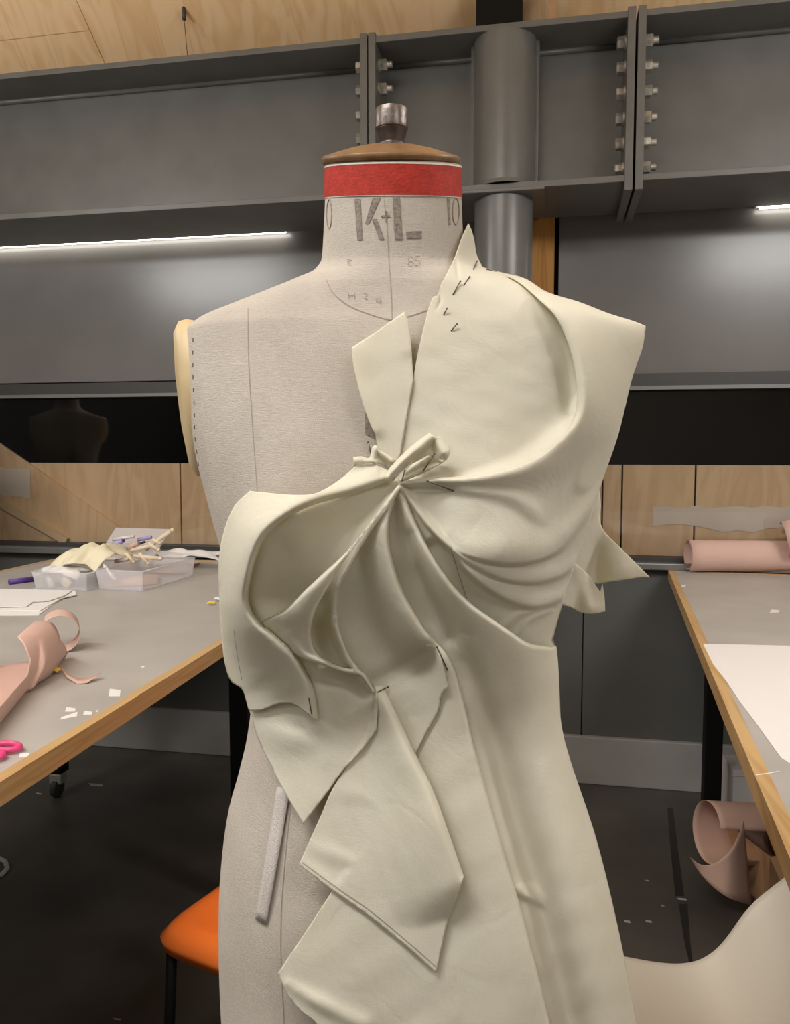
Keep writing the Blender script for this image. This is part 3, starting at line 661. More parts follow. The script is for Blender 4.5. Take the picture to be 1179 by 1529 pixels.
# ---- main cloth: shoulder, right chest, swags and skirt
ROLL = [(752, 409, 6, 6, 14), (790, 430, 12, 6, 22), (822, 452, 17, 6, 30), (850, 485, 21, 6, 38), (869, 535, 23, 6, 42), (876, 588, 24, 8, 42), (868, 625, 23, 12, 40), (846, 654, 20, 18, 36), (809, 686, 17, 20, 30),
        (765, 704, 14, 14, 22), (704, 715, 11, 7, 12), (650, 717, 9, 4, 7), (602, 721, 10, 4, 4)]
L6 = [(668, 806, 4, 4, 22), (695, 826, 8, 4, 30), (738, 837, 11, 4, 42), (781, 838, 12, 4, 46), (824, 826, 12, 4, 34), (852, 798, 11, 5, 24), (881, 758, 9, 5, 16), (897, 728, 5, 5, 10)]
L5A = [(603, 733, 10, 4, 4), (642, 787, 9, 5, 7), (678, 822, 8, 4, 8), (710, 844, 8, 4, 16), (752, 863, 9, 4, 22), (795, 868, 10, 4, 24), (831, 860, 9, 4, 20), (859, 842, 6, 5, 14)]
L5B = [(678, 822, 6, 4, 6), (702, 855, 8, 4, 12), (745, 887, 10, 4, 22), (788, 903, 11, 5, 26), (816, 901, 10, 5, 20), (843, 890, 7, 6, 14)]
L4 = [(600, 732, 11, 7, 4), (622, 783, 15, 14, 5), (646, 830, 19, 20, 6), (676, 874, 22, 28, 6), (702, 901, 24, 40, 7), (730, 922, 25, 60, 7), (760, 942, 25, 80, 7), (788, 960, 23, 90, 6), (822, 966, 19, 90, 5)]
L3 = [(592, 742, 11, 10, 3), (582, 779, 18, 24, 4), (583, 820, 24, 34, 4), (598, 874, 28, 40, 5), (619, 915, 30, 40, 5), (642, 949, 30, 36, 6), (664, 972, 27, 30, 7), (680, 1003, 25, 45, 7), (692, 1050, 24, 62, 7), (702, 1097, 24, 80, 7), (711, 1130, 24, 85, 7),
      (754, 1282, 26, 100, 8), (774, 1347, 27, 105, 8), (797, 1434, 29, 110, 8), (820, 1529, 31, 120, 9), (858, 1690, 34, 130, 10)]
L8 = [(790, 985, 10, 50, 40), (815, 1100, 13, 55, 42), (850, 1250, 17, 60, 42), (882, 1400, 19, 60, 40), (905, 1529, 21, 62, 44), (930, 1690, 22, 66, 44)]
SIL = [(963, 490), (958, 520), (942, 568), (923, 646), (903, 705), (894, 732), (866, 822), (858, 842), (842, 892), (825, 954), (830, 966), (833, 1000), (836, 1072), (849, 1130), (890, 1255), (923, 1391), (950, 1529), (985, 1690)]
SIL_UP, SIL_LOW = SIL[:11], SIL[8:]
CREASE = [(756, 411), (778, 424), (803, 446), (830, 474), (849, 516), (859, 560), (861, 601), (855, 628), (838, 655), (807, 681), (765, 700), (704, 713), (650, 716), (602, 721)]
ROLL_OUT = [(752, 409, 7, 14, 14), (790, 430, 14, 20, 22), (822, 452, 20, 24, 30), (850, 485, 24, 28, 38), (869, 535, 27, 28, 42), (877, 588, 27, 26, 42), (868, 625, 24, 18, 40)] + ROLL[7:]
ROLL_LOW = [(866, 590, 0, 8, 40), (868, 612, 9, 12, 40)] + [(868, 630, 17, 14, 40)] + ROLL[7:]
sheet('chest_panel', [[(699, 334), (704, 346), (708, 362), (711, 380), (720, 399)], [(720, 399), (744, 406), (775, 413)], [(775, 413), (815, 440), (842, 468), (862, 512), (873, 560), (876, 601), (872, 634), (852, 664), (815, 694), (770, 712), (705, 724), (650, 725), (602, 730)],
                      [(602, 730), (590, 722), (596, 682)], [(596, 682), (607, 622), (616, 569)], [(616, 569), (623, 530), (630, 499), (640, 458)], [(640, 458), (646, 444), (653, 441), (657, 426)], [(657, 426), (668, 406), (680, 381), (691, 351), (699, 334)]],
      [ROLL_LOW], 0.004, toile, step=2.5,
      valleys=[[(679, 383, 2, 2.5, 2.5), (682, 400, 4, 2.5, 2.5), (684, 416, 1, 3, 3)], [(655, 432, 2, 2.5, 3), (657, 448, 3, 2.5, 3), (652, 462, 1, 3, 3)], [(790, 440, 1, 14, 8), (838, 520, 4, 20, 10), (850, 590, 4, 20, 10), (842, 630, 1, 20, 10)]])
sheet('shoulder_drape', [[(756, 410), (785, 417), (818, 437), (866, 452), (907, 468), (945, 480), (963, 487)], SIL_UP,
                     [(830, 966), (822, 988), (780, 988), (742, 966), (698, 928), (658, 888), (628, 834), (604, 784), (592, 742)], [(592, 742), (592, 726), (602, 721)], CREASE[::-1], [(756, 411), (756, 410)]],
      [L6, L5A, L5B, [(600, 732, 8, 7, 6), (640, 800, 4, 12, 8)],
       [(690, 728, 5, 9, 9), (760, 738, 5, 14, 12), (795, 762, 4, 18, 14), (805, 790, 2, 16, 16)],
       [(888, 500, 4, 14, 22), (884, 560, 5, 12, 20), (880, 640, 5, 12, 22), (868, 720, 4, 12, 22)],
       [(738, 948, 3, 5, 6), (770, 920, 4, 5, 6), (805, 910, 2, 5, 6)], [(770, 948, 3, 4, 5), (792, 925, 4, 4, 5), (822, 912, 2, 4, 5)], ROLL_OUT],
      0.005, toile, step=2.3, wrap=SIL[:13], gap=0.0010)
sheet('side_fall', [[(x, y) for x, y, *_ in L4], [(822, 966), (829, 965)], SIL[10:], [(985, 1690), (900, 1690), (820, 1690)],
                    [(820, 1690), (788, 1529), (766, 1434), (744, 1347), (722, 1282), (686, 1130), (672, 1100), (664, 1050), (655, 1003), (640, 975), (615, 940), (592, 900), (574, 850), (570, 800), (580, 760), (600, 732)]],
      [L8, [(768, 1322, 2, 12, 14), (795, 1340, 10, 10, 20), (830, 1362, 0, 10, 16)], [(862, 1285, 2, 10, 10), (882, 1370, 4, 10, 12), (893, 1420, 1, 9, 9)],
       [(618, 790, 6, 9, 12), (650, 870, 8, 14, 16), (690, 930, 5, 16, 20)], [(725, 1000, 0, 18, 20), (745, 1070, 5, 20, 24), (775, 1160, 0, 20, 24)]],
      0.007, toile, step=2.5, wrap=SIL_LOW, gap=0.0025, shifted=[(L4, 5)],
      valleys=[[(700, 990, 4, 14, 16), (722, 1060, 11, 14, 22), (738, 1110, 15, 16, 26), (768, 1220, 17, 18, 30), (796, 1310, 17, 18, 30), (830, 1440, 17, 18, 30), (866, 1580, 17, 18, 30)],
               [(612, 800, 3, 8, 10), (640, 880, 6, 12, 12), (672, 950, 5, 12, 14)]])
sheet('front_fall', [[(x, y) for x, y, *_ in L3], [(858, 1690), (700, 1690), (500, 1650)], [(500, 1650), (480, 1540), (450, 1510), (428, 1483), (415, 1453)], [(415, 1453), (456, 1391), (494, 1333)],
                     [(494, 1333), (560, 1230), (575, 1100), (535, 1030), (492, 985), (476, 930), (484, 870), (520, 800), (592, 742)]],
      [[(575, 880, 6, 26, 26), (600, 930, 8, 30, 26), (615, 950, 5, 26, 18)], [(430, 1470, 2, 8, 10), (480, 1500, 4, 10, 14), (540, 1530, 3, 12, 16)], [(700, 1480, 3, 30, 30), (640, 1560, 5, 40, 40)]],
      0.006, toile, step=2.5, gap=0.003, shifted=[(L3, 5)], valleys=[[(560, 1018, 5, 16, 12), (605, 992, 6, 18, 12), (648, 966, 7, 14, 9)]])
# layer with the short raw edge beside the waist pin
def raw_edge(x, y):
    t = ((x - 552) * 0.60 + (y - 1000) * 0.80) / 60.0; t = min(1.0, max(0.0, t)); return -0.0012 + 0.0045 * t * t * (3 - 2 * t)
sheet('waist_layer', [[(552, 1012), (575, 985), (610, 968), (640, 962), (652, 968), (660, 990), (669, 1026)], [(669, 1026), (662, 1033), (657, 1042)], [(657, 1042), (653, 1062), (637, 1092), (618, 1130)], [(618, 1130), (596, 1110), (570, 1060), (552, 1012)]],
      [], 0.006, toile, gap=0.0022, follow=raw_edge)
# long pointed flap
sheet('pointed_flap', [[(560, 1026), (571, 1024)], [(571, 1024), (591, 1065), (620, 1126), (646, 1180), (668, 1240), (692, 1309)], [(692, 1309), (680, 1345), (667, 1380), (651, 1453)],
                       [(651, 1453), (613, 1418), (553, 1369), (499, 1331), (446, 1291)], [(446, 1291), (477, 1222), (499, 1173), (540, 1110), (560, 1060), (560, 1026)]],
      [[(505, 1180, 1, 16, 16), (560, 1200, 2, 14, 18), (610, 1290, 1, 14, 18)], [(470, 1265, 1, 12, 10), (530, 1290, 2, 12, 12), (570, 1330, 1, 12, 12)],
       [(446, 1288, 2, 6, 12), (553, 1366, 2.5, 6, 12), (650, 1448, 2, 6, 12)]],
      0.008, toile, gap=0.004, relax=6,
      shifted=[([(566, 1026, 7, 10, 5), (591, 1065, 15, 24, 5), (620, 1126, 23, 42, 5), (646, 1180, 28, 58, 6), (668, 1240, 31, 72, 6), (692, 1309, 30, 80, 7)], 5)])
# ---- left pouch: inner layer with its loops, then the outer layer
LIP = [(576, 720, 10, 8, 6), (523, 738, 18, 18, 7), (472, 752, 27, 28, 8), (435, 769, 36, 36, 8), (401, 796, 44, 42, 8), (384, 827, 49, 44, 8), (374, 867, 52, 44, 8), (371, 898, 50, 44, 8), (384, 925, 45, 46, 8), (415, 952, 36, 48, 8), (439, 976, 28, 44, 8),
       (456, 1003, 20, 36, 7), (469, 1034, 13, 24, 6), (475, 1076, 7, 12, 5)]
RIM = [(x, y, a * 0.55, 22, 30) for x, y, a, w, v in LIP]
TUBE_U = [(595, 722, 13, 4, 10), (571, 757, 21, 5, 14), (523, 818, 32, 5, 24), (483, 856, 38, 6, 36), (456, 881, 41, 6, 44), (425, 911, 40, 6, 50), (392, 928, 34, 7, 50)]
TUBE = [(599, 728, 13, 10, 4), (560, 776, 23, 16, 4), (513, 837, 33, 24, 4), (486, 881, 38, 34, 5), (470, 912, 39, 44, 5), (464, 942, 37, 46, 5), (470, 969, 33, 30, 4), (488, 986, 28, 14, 3.5), (512, 996, 23, 8, 3.5), (541, 1003, 17, 6, 3.5), (559, 1031, 12, 5, 3.5)]
L2B = [(593, 740, 12, 5, 3), (555, 793, 18, 6, 4), (524, 847, 23, 7, 5), (507, 881, 25, 7, 5), (504, 922, 25, 7, 5), (511, 952, 23, 7, 5), (524, 983, 19, 6, 5), (541, 1005, 15, 5, 4), (556, 1026, 11, 4, 4)]
sheet('inner_pouch', [[(580, 716), (523, 733), (470, 746), (430, 763), (394, 792), (377, 825), (366, 867), (363, 898), (366, 940)], [(366, 940), (366, 1000), (373, 1062)], [(373, 1062), (388, 1109), (422, 1177), (453, 1230)],
                      [(453, 1230), (490, 1181), (510, 1153), (541, 1119), (562, 1090)], [(562, 1090), (563, 1060), (562, 1036)], [(560, 1032), (541, 1006), (523, 983), (510, 952), (503, 922), (506, 881), (523, 847), (554, 793), (594, 738)], [(594, 738), (598, 722), (590, 712), (580, 716)]],
      [RIM, [(596, 724, 10, 8, 6), (540, 800, 14, 12, 8), (490, 880, 10, 16, 10)], [(385, 1080, 0, 20, 12), (430, 1098, 4, 24, 12), (475, 1115, 0, 20, 14)], [(550, 1045, 4, 12, 10), (510, 1075, 2, 20, 16)]], 0.010, toile, gap=0.003, relax=1, shifted=[(L2B, 4)],
      valleys=[[(480, 1012, 4, 9, 9), (520, 1022, 4, 9, 7), (548, 1040, 2, 8, 6)]])
sheet('tube_fold', [[(x, y) for x, y, *_ in TUBE_U], [(392, 928), (400, 944), (417, 956), (440, 976), (462, 987), (484, 993), (510, 1003), (536, 1009), (552, 1026), (556, 1035)], [(556, 1035), (560, 1031)], [(x, y) for x, y, *_ in TUBE[::-1]], [(599, 728), (595, 722)]],
      [[(430, 950, 24, 30, 14), (455, 978, 24, 22, 8), (486, 990, 25, 12, 6)]], 0.010, toile, step=2.3, gap=0.003, shifted=[(TUBE_U, -4), (TUBE, 4)])
sheet('outer_pouch', [[(582, 704), (556, 694), (530, 697)], [(530, 697), (510, 714), (488, 729), (466, 738), (432, 739), (400, 736), (373, 733)], [(373, 733), (350, 756), (334, 796), (327, 840), (328, 901), (332, 956), (336, 990), (345, 1017), (362, 1030), (372, 1061)],
                      [(372, 1061), (390, 1060), (412, 1052), (432, 1049), (449, 1058), (464, 1070), (475, 1077)], [(475, 1077)] + [(x, y) for x, y, *_ in LIP[::-1]][1:], [(576, 720), (582, 704)]],
      [[(400, 748, 4, 9, 8), (440, 750, 6, 10, 8), (500, 728, 8, 12, 10), (560, 708, 9, 10, 8)], [(345, 800, 3, 8, 8), (350, 900, 5, 9, 9), (365, 1000, 4, 12, 12)], [(390, 990, 4, 12, 14), (420, 1010, 5, 14, 14), (445, 1040, 4, 12, 14)]],
      0.016, toile, gap=0.003, relax=1, shifted=[(LIP, 7)])
# lapel-like turned-back piece at the neckline
sheet('lapel', [[(603, 466), (566, 492), (525, 519)], [(525, 519), (528, 548), (541, 601), (552, 632), (560, 650), (563, 668)], [(563, 668), (575, 682), (590, 690), (597, 682)], [(597, 682), (607, 622), (617, 569)], [(617, 569), (614, 520), (610, 483), (603, 466)]],
      [[(528, 525, 4, 8, 18), (536, 580, 5, 8, 20), (556, 640, 4, 8, 18)], [(603, 470, 3, 14, 8), (612, 520, 2, 14, 6)]], 0.006, toile, gap=0.002)
# gathered knot: three little crumpled ends
sheet('knot_end', [[(583, 700), (570, 694), (553, 690), (529, 696)], [(529, 696), (527, 683)], [(527, 683), (540, 682), (551, 684), (556, 668), (562, 666), (567, 673), (580, 680), (592, 690), (583, 700)]],
      [[(557, 690, 3, 4, 5), (561, 670, 6, 4, 4)], [(566, 674, 5, 4, 5), (584, 688, 8, 4, 5)], [(530, 688, 5, 6, 6), (560, 690, 5, 5, 5)]], 0.014, toile, gap=0.002, step=2, noise=(0.0012, 5))
sheet('knot_end', [[(598, 720), (606, 705), (616, 694), (632, 684), (648, 680), (668, 686)], [(668, 686), (650, 697), (632, 706), (612, 714), (598, 720)]],
      [[(600, 717, 9, 3, 4), (630, 704, 8, 4, 4), (662, 690, 6, 4, 4)], [(606, 706, 6, 4, 4), (640, 684, 5, 5, 4)]], 0.010, toile, gap=0.002, step=2, noise=(0.001, 6))
sheet('knot_end', [[(574, 716), (577, 706), (590, 690), (606, 674), (622, 660), (641, 647)], [(641, 647), (648, 652)], [(648, 652), (657, 653), (666, 662), (671, 668)], [(671, 668), (669, 682), (660, 690)], [(660, 690), (648, 687), (640, 680), (628, 686), (612, 694), (600, 704), (588, 716), (580, 722), (574, 716)]],
      [[(578, 714, 12, 6, 6), (600, 690, 14, 7, 8), (625, 668, 13, 8, 10), (644, 652, 8, 8, 10)], [(590, 712, 8, 4, 4), (612, 693, 7, 4, 4)], [(650, 655, 6, 8, 8), (662, 675, 8, 8, 9)]], 0.016, toile, gap=0.004, step=2, noise=(0.0008, 7))
CL = world_bvh(PREV)
surf_line('pencil_line', [(617, 566), (607, 622), (597, 680)], 1.3, 'pencil', toile, CL, 0.0009)
surf_line('pencil_line', [(673, 818), (684, 855), (697, 894)], 1.2, 'pencil', toile, CL, 0.0009)
surf_line('pencil_line', [(349, 940), (353, 970), (361, 1015)], 1.1, 'pencil', toile, CL, 0.0009)
surf_line('hem_fold', [(450, 1287), (502, 1325), (555, 1362), (614, 1411), (650, 1443)], 1.2, 'pencil', toile, CL, 0.0009)

# hanging twill tape
ALLB = world_bvh(PREV + [(torso.data, MF)])
TP = []
for t in np.linspace(0, 1, 16):
    l = np.array([414, 1175]) * (1 - t) + np.array([381, 1372]) * t; r = np.array([434, 1175]) * (1 - t) + np.array([397, 1381]) * t
    row = []
    for u in np.linspace(0, 1, 4):
        x, y = l * (1 - u) + r * u; d = hit(BODYB, x, y) or FD; row.append(MF @ loc(x, y, d - 0.002 - 0.004 * math.sin(t * 3.1) * t))
    TP.append(row)
tag(grid_mesh('twill_tape', TP, 'tape_white', thick=0.0008), 'narrow white twill tape hanging down the hip of the dress form', 'tape')
# pins
PINS = [((549, 660), (557, 691), 'stuck upright beside the gathered knot, against bare linen'), ((648, 678), (631, 705), 'slanting through the curled end of the knot'), ((604, 703), (600, 717), 'short and dark in the centre of the knot'),
        ((638, 718), (677, 733), 'lying flat across the horizontal fold beside the knot'), ((712, 390), (706, 403), 'at the top of the neck flap'), ((701, 413), (692, 426), 'below the neck flap slit'), ((687, 420), (676, 440), 'pale, below the collar edge'),
        ((667, 461), (662, 470), 'short, below the neck edge of the chest'), ((682, 484), (673, 494), 'on the flat chest panel below the neck flap'), ((461, 1043), (465, 1066), 'at the lower tip of the outer pouch layer'),
        ((579, 1026), (563, 1034), 'crossing the apex of the long pointed flap'), ((652, 966), (668, 1001), 'closing the waist layer beside the long fold'), ((727, 402), (741, 406), 'along the shoulder line by the neck')]
for a, b, lab in PINS:
    da, db = hit(ALLB, *a) or FD, hit(ALLB, *b) or FD
    A = Vector(CAM + ray(*a) * (da - 0.0035)); B = Vector(CAM + ray(*b) * (db - 0.0008))
    p = empty('dressmaking_pin', B, 0, 'fine metal dressmaking pin ' + lab, 'pin', 'pins in the draped toile')
    tube('shank', [(0, 0, 0), A - B], 0.00055, 'pin_metal', p, seg=6)
    bm = bmesh.new(); bmesh.ops.create_icosphere(bm, subdivisions=1, radius=0.0009, matrix=Matrix.Translation(A - B)); from_bm('head', bm, 'pin_metal', p, smooth=True)

# ============================================================ THINGS ON THE LEFT TABLE
def flat(name, px, z, th, m, label, cat, group=None, parent=None, lift=0.0):
    """flat thing on a horizontal surface at height z, outline from photo directions"""
    bm = bmesh.new(); pts = [onz(x, y, z) for x, y in px]; ctr = sum(pts) / len(pts)
    f = bm.faces.new([bm.verts.new((p[0] - ctr[0], p[1] - ctr[1], lift)) for p in pts]); r = bmesh.ops.extrude_face_region(bm, geom=[f])
    bmesh.ops.translate(bm, vec=(0, 0, th), verts=[v for v in r['geom'] if isinstance(v, bmesh.types.BMVert)])
    o = from_bm(name, bm, m, parent); o.location = (ctr[0], ctr[1], z); return tag(o, label, cat, group) if label else o
def dvec(px, py, y): return Vector(ony(px, py, y))
def tray(name, cx_, cy_, w, d, h, rz, label, group):
    t = empty(name, (cx_, cy_, TZ), rz, label, 'box', group); th = 0.003
    box('tray_base', -w / 2, w / 2, -d / 2, d / 2, 0.001, 0.004, 'clear_plastic', t)
    bm = bmesh.new(); rim = 0.006
    B_ = [(-w / 2 + .008, -d / 2 + .008), (w / 2 - .008, -d / 2 + .008), (w / 2 - .008, d / 2 - .008), (-w / 2 + .008, d / 2 - .008)]; T_ = [(-w / 2, -d / 2), (w / 2, -d / 2), (w / 2, d / 2), (-w / 2, d / 2)]
    for i in range(4):
        a, b, c, e = B_[i], B_[(i + 1) % 4], T_[(i + 1) % 4], T_[i]
        bm.faces.new([bm.verts.new((*a, .004)), bm.verts.new((*b, .004)), bm.verts.new((*c, h)), bm.verts.new((*e, h))])
    o = from_bm('tray_wall', bm, 'clear_plastic', t); s = o.modifiers.new('t', 'SOLIDIFY'); s.thickness = th
    tube('tray_rim', [(x, y, h) for x, y in T_], 0.0035, 'clear_plastic', t, closed=True, seg=6)
    return t
RZ = -0.04
tray('plastic_tray', -1.685, 2.70, 0.215, 0.34, 0.062, RZ, 'clear plastic tray heaped with cream cloth scraps', 'clear plastic trays')
tray('plastic_tray', -1.475, 2.755, 0.180, 0.38, 0.070, RZ, 'clear plastic tray full of chalk sticks and pens', 'clear plastic trays')
# lid leaning up at the back
lid = empty('tray_lid', (-1.70, 3.00, TZ + 0.06), RZ, 'translucent plastic lid leaning up behind the chalk sticks', 'lid')
M = Matrix.Rotation(math.radians(38), 4, 'X')
box('lid_panel', -0.125, 0.125, -0.06, 0.16, 0, 0.003, 'clear_plastic', lid, M=M)
tube('lid_rim', [M @ Vector(p) for p in ((-0.125, -0.06, 0), (0.125, -0.06, 0), (0.125, 0.16, 0), (-0.125, 0.16, 0))], 0.004, 'clear_plastic', lid, closed=True, seg=6)
def crumple(name, c, w, d, h, m, label, cat, seed, rz=0.0, peak=(0, 0), flat_top=False):
    r = np.random.default_rng(seed); n = 22; U, V = np.meshgrid(np.linspace(-1, 1, n), np.linspace(-1, 1, n)); Z = np.zeros_like(U)
    for _ in range(9):
        k = r.normal(size=2) * 2.6; Z += np.abs(np.sin(U * k[0] + V * k[1] + r.uniform(0, 6))) / 9
    R2 = ((U - peak[0]) ** 2 + (V - peak[1]) ** 2) / 2.2; env = np.clip(1 - R2, 0, 1) ** (0.35 if flat_top else 0.8); Z = h * env * (0.55 + 0.75 * Z)
    wob = 1 + 0.16 * np.sin(np.arctan2(V, U) * 5 + seed)
    P = np.stack([U * w / 2 * wob, V * d / 2 * wob, Z + 0.003], 2)
    o = grid_mesh(name, P, m, thick=0.0015, sub=1); o.location = c; o.rotation_euler = (0, 0, rz); return tag(o, label, cat)
crumple('cloth_scrap', (-1.69, 2.72, TZ + 0.03), 0.21, 0.26, 0.105, 'cream_cloth', 'crumpled cream cloth heaped in the plastic tray', 'cloth', 3, peak=(0.15, 0.1))
crumple('cloth_scrap', (-1.72, 2.60, TZ + 0.028), 0.16, 0.12, 0.045, 'white_plastic', 'crumpled white plastic film at the front of the plastic tray', 'scrap', 5)
def stick(name, a, b, rad, m, label, cat, group=None, tip=None):
    a, b = Vector(a), Vector(b); t = empty(name, a, 0, label, cat, group); tube('shaft', [(0, 0, 0), (b - a) * 0.9], rad, m, t, seg=10)
    tube('tip', [(b - a) * 0.9, b - a], [rad, rad * (0.35 if tip else 0.9)], tip or m, t, seg=10)
stick('chalk_stick', dvec(218, 820, 2.93), dvec(259, 790, 2.93), 0.0085, 'chalk', 'long cream stick poking up out of the tray of pens', 'stick', None)
stick('plastic_stick', dvec(147, 833, 2.66), dvec(172, 867, 2.60), 0.0065, 'white_plastic', 'white plastic stick leaning over the front of the tray', 'stick')
CH = [((196, 822), (230, 814)), ((200, 830), (242, 834)), ((188, 826), (200, 840)), ((172, 838), (192, 834)), ((208, 826), (222, 842)), ((222, 812), (238, 822)), ((228, 806), (240, 812))]
for a, b in CH: stick('chalk_stick', dvec(*a, 2.80), dvec(*b, 2.80), 0.0075, 'chalk', 'short cream chalk stick lying in the tray of pens', 'stick', 'short chalk sticks')
stick('marker_pen', dvec(160, 820, 2.90), dvec(186, 806, 2.90), 0.009, 'lilac', 'lilac marker pen lying against the tray lid', 'pen', None, 'purple')
stick('pencil', dvec(184, 821, 2.88), dvec(222, 807, 2.88), 0.0045, 'black_plastic', 'black pencil lying against the tray lid', 'pencil', None, 'wood_pale')
stick('pen', dvec(150, 826, 2.86), dvec(166, 820, 2.86), 0.006, 'yellow', 'short yellow pen end among the chalk sticks', 'pen', None, 'black_plastic')
stick('bead_pin', dvec(120, 842, 2.72), dvec(146, 826, 2.72), 0.004, 'white_plastic', 'white pin with a red bead beside the cream cloth', 'pin', None, 'red_paint')
stick('marker_pen', dvec(192, 818, 2.84), dvec(206, 811, 2.84), 0.010, 'pink_paper', 'short pale pink chalk stub among the cream sticks', 'chalk')
stick('plastic_stick', dvec(168, 806, 2.95), dvec(200, 801, 2.95), 0.007, 'white_plastic', 'white plastic rod lying along the top of the tray lid', 'stick')
stick('plastic_stick', dvec(206, 806, 2.93), dvec(226, 802, 2.93), 0.008, 'lilac', 'pale lilac plastic rod beside the long cream stick', 'stick')
stick('plastic_stick', dvec(70, 858, 2.56), dvec(78, 876, 2.545), 0.010, 'white_plastic', 'short white tube standing inside the tray of cloth', 'tube')
flat('card_offcut', [(150, 878), (190, 862), (236, 862), (236, 872)], TZ + 0.005, 0.012, 'brown_pink_paper', 'brown cardboard piece lying inside the tray of pens', 'card')
sp = empty('thread_spool', tuple(onz(104, 876, TZ + 0.004)), RZ, 'dark brown thread spool lying in the tray of cloth', 'spool')
for nm, pr, mm in (('thread', [(0.016, -0.018), (0.016, 0.018)], 'spool_dark'), ('flange', [(0.019, 0.018), (0.019, 0.021)], 'wood_pale'), ('flange', [(0.019, -0.021), (0.019, -0.018)], 'wood_pale')):
    lathe(nm, pr, mm, sp, seg=20, M=Matrix.Translation((0, 0, 0.02)) @ Matrix.Rotation(math.pi / 2, 4, 'X'))
a = Vector(onz(14, 873, TZ)); b = Vector(onz(53, 868, TZ))
stick('marker_pen', a + Vector((0, 0, 0.010)), b + Vector((0, 0, 0.010)), 0.010, 'purple', 'dark purple marker pen lying on the table beside the tray', 'pen')
flat('card_offcut', [(214, 858), (232, 846), (298, 843), (272, 859)], TZ, 0.006, 'card_brown', 'brown card offcut under the folded white cloth', 'card')
wc = onz(283, 841, TZ + 0.02)
crumple('folded_cloth', (wc[0], wc[1], TZ + 0.006), 0.28, 0.14, 0.06, 'white_paper', 'folded white cloth lying on the brown card', 'cloth', 12, rz=0.1, flat_top=True)
flat('paper_sheet', [(-60, 920), (58, 919), (98, 890), (112, 884), (-60, 881)], TZ, 0.003, 'white_paper', 'lowest sheet of the white papers beside the plastic trays', 'paper', 'white papers')
flat('paper_sheet', [(-60, 917), (20, 912), (60, 913), (92, 894), (114, 889), (112, 883), (60, 886), (-60, 881)], TZ + 0.0035, 0.003, 'white_paper', 'middle sheet with ragged edge of the white papers', 'paper', 'white papers')
flat('paper_sheet', [(-60, 909), (40, 906), (50, 899), (72, 898), (96, 890), (108, 882), (-60, 879)], TZ + 0.0085, 0.002, 'white_paper', 'topmost sheet of the white papers beside the plastic trays', 'paper', 'white papers')
def curl_sheet(name, ctr, axis, length, r0, r1, p0, p1, m, label, cat, group=None, jag=0.0, n=40, rows=14, seed=1, zmin=None, parent=None, p_near=None):
    """sheet of paper curled about a (nearly) horizontal axis; angles in degrees from the side, up is 90"""
    ax = Vector(axis).normalized(); sd = ax.cross(Vector((0, 0, 1))).normalized(); up = sd.cross(ax).normalized(); r = np.random.default_rng(seed); P = []
    jg = np.interp(np.linspace(0, 1, n), np.linspace(0, 1, 9), r.uniform(0, 1, 9)) * jag
    for i in range(rows):
        row = []
        for k in range(n):
            t = k / (n - 1); pa_ = p0 if p_near is None else p_near + (p0 - p_near) * min(1, max(0, (i / (rows - 1) - 0.62) / 0.10)); ph = math.radians(pa_ + (p1 - pa_) * t); R = r0 + (r1 - r0) * t; l = (length - jg[k]) * i / (rows - 1)
            q = ax * l + sd * (R * math.cos(ph)) + up * (R * math.sin(ph))
            if zmin is not None: q.z = max(q.z, zmin)
            row.append(tuple(q))
        P.append(row)
    o = grid_mesh(name, P, m, parent, thick=0.0009)
    if label: o.location = ctr; tag(o, label, cat, group)
    return o
# big open curl of pink pattern paper: axis runs towards the far end
near, far = Vector(onz(-34, 1135, TZ)), Vector(onz(86, 985, TZ)); axd = (far - near).normalized(); sdv = axd.cross(Vector((0, 0, 1))).normalized()
c0 = near - sdv * 0.052 + Vector((0, 0, 0.0545))
curl_sheet('pattern_paper', c0, axd, (far - near).length + 0.02, 0.052, 0.13, 72, -200, 'pink_paper', 'large open curl of pink pattern paper with a ragged end on the grey table', 'paper', 'pink pattern paper', jag=0.085, seed=4, n=60, rows=24, zmin=-0.053, p_near=-15)
# thin strip of the same paper curled into a loop
cc = Vector(onz(90, 968, TZ)); vd = Vector((cc.x, cc.y, 0)).normalized()
o = curl_sheet('paper_strip', cc + Vector((0, 0, 0.0465)) + vd * 0.03, Vector((vd.x, vd.y, 0)) * -1, 0.085, 0.045, 0.046, 40, 290, 'pink_paper', 'narrow pink paper strip curled into a loop beside the large pink curl', 'paper', 'pink pattern paper', n=40)
tail = [[tuple(Vector(onz(x, y, TZ + 0.002)) + Vector((0, 0, h))) for (x, y) in ((x0, y0), (x1, y1))] for (x0, y0, x1, y1, h) in ((84, 970, 100, 974, 0.0), (76, 980, 94, 985, 0.001), (68, 992, 86, 997, 0.002), (62, 1003, 78, 1008, 0.004))]
grid_mesh('strip_tail', [[Vector(p) - o.location for p in r] for r in tail], 'pink_paper', o, thick=0.0009)
sc_ = [[tuple(Vector(onz(x, y, TZ)) + Vector((0, 0, h))) for x, y, h in row] for row in
       ([(89, 998, .014), (100, 1009, .006), (115, 1015, .002), (132, 1016, .004), (150, 1013, .012)], [(90, 1002, .012), (100, 1015, .004), (115, 1022, .001), (130, 1022, .003), (149, 1015, .011)])]
tag(grid_mesh('paper_scrap', sc_, 'pink_paper', thick=0.0009), 'small crescent scrap of pink paper on the grey table', 'paper')
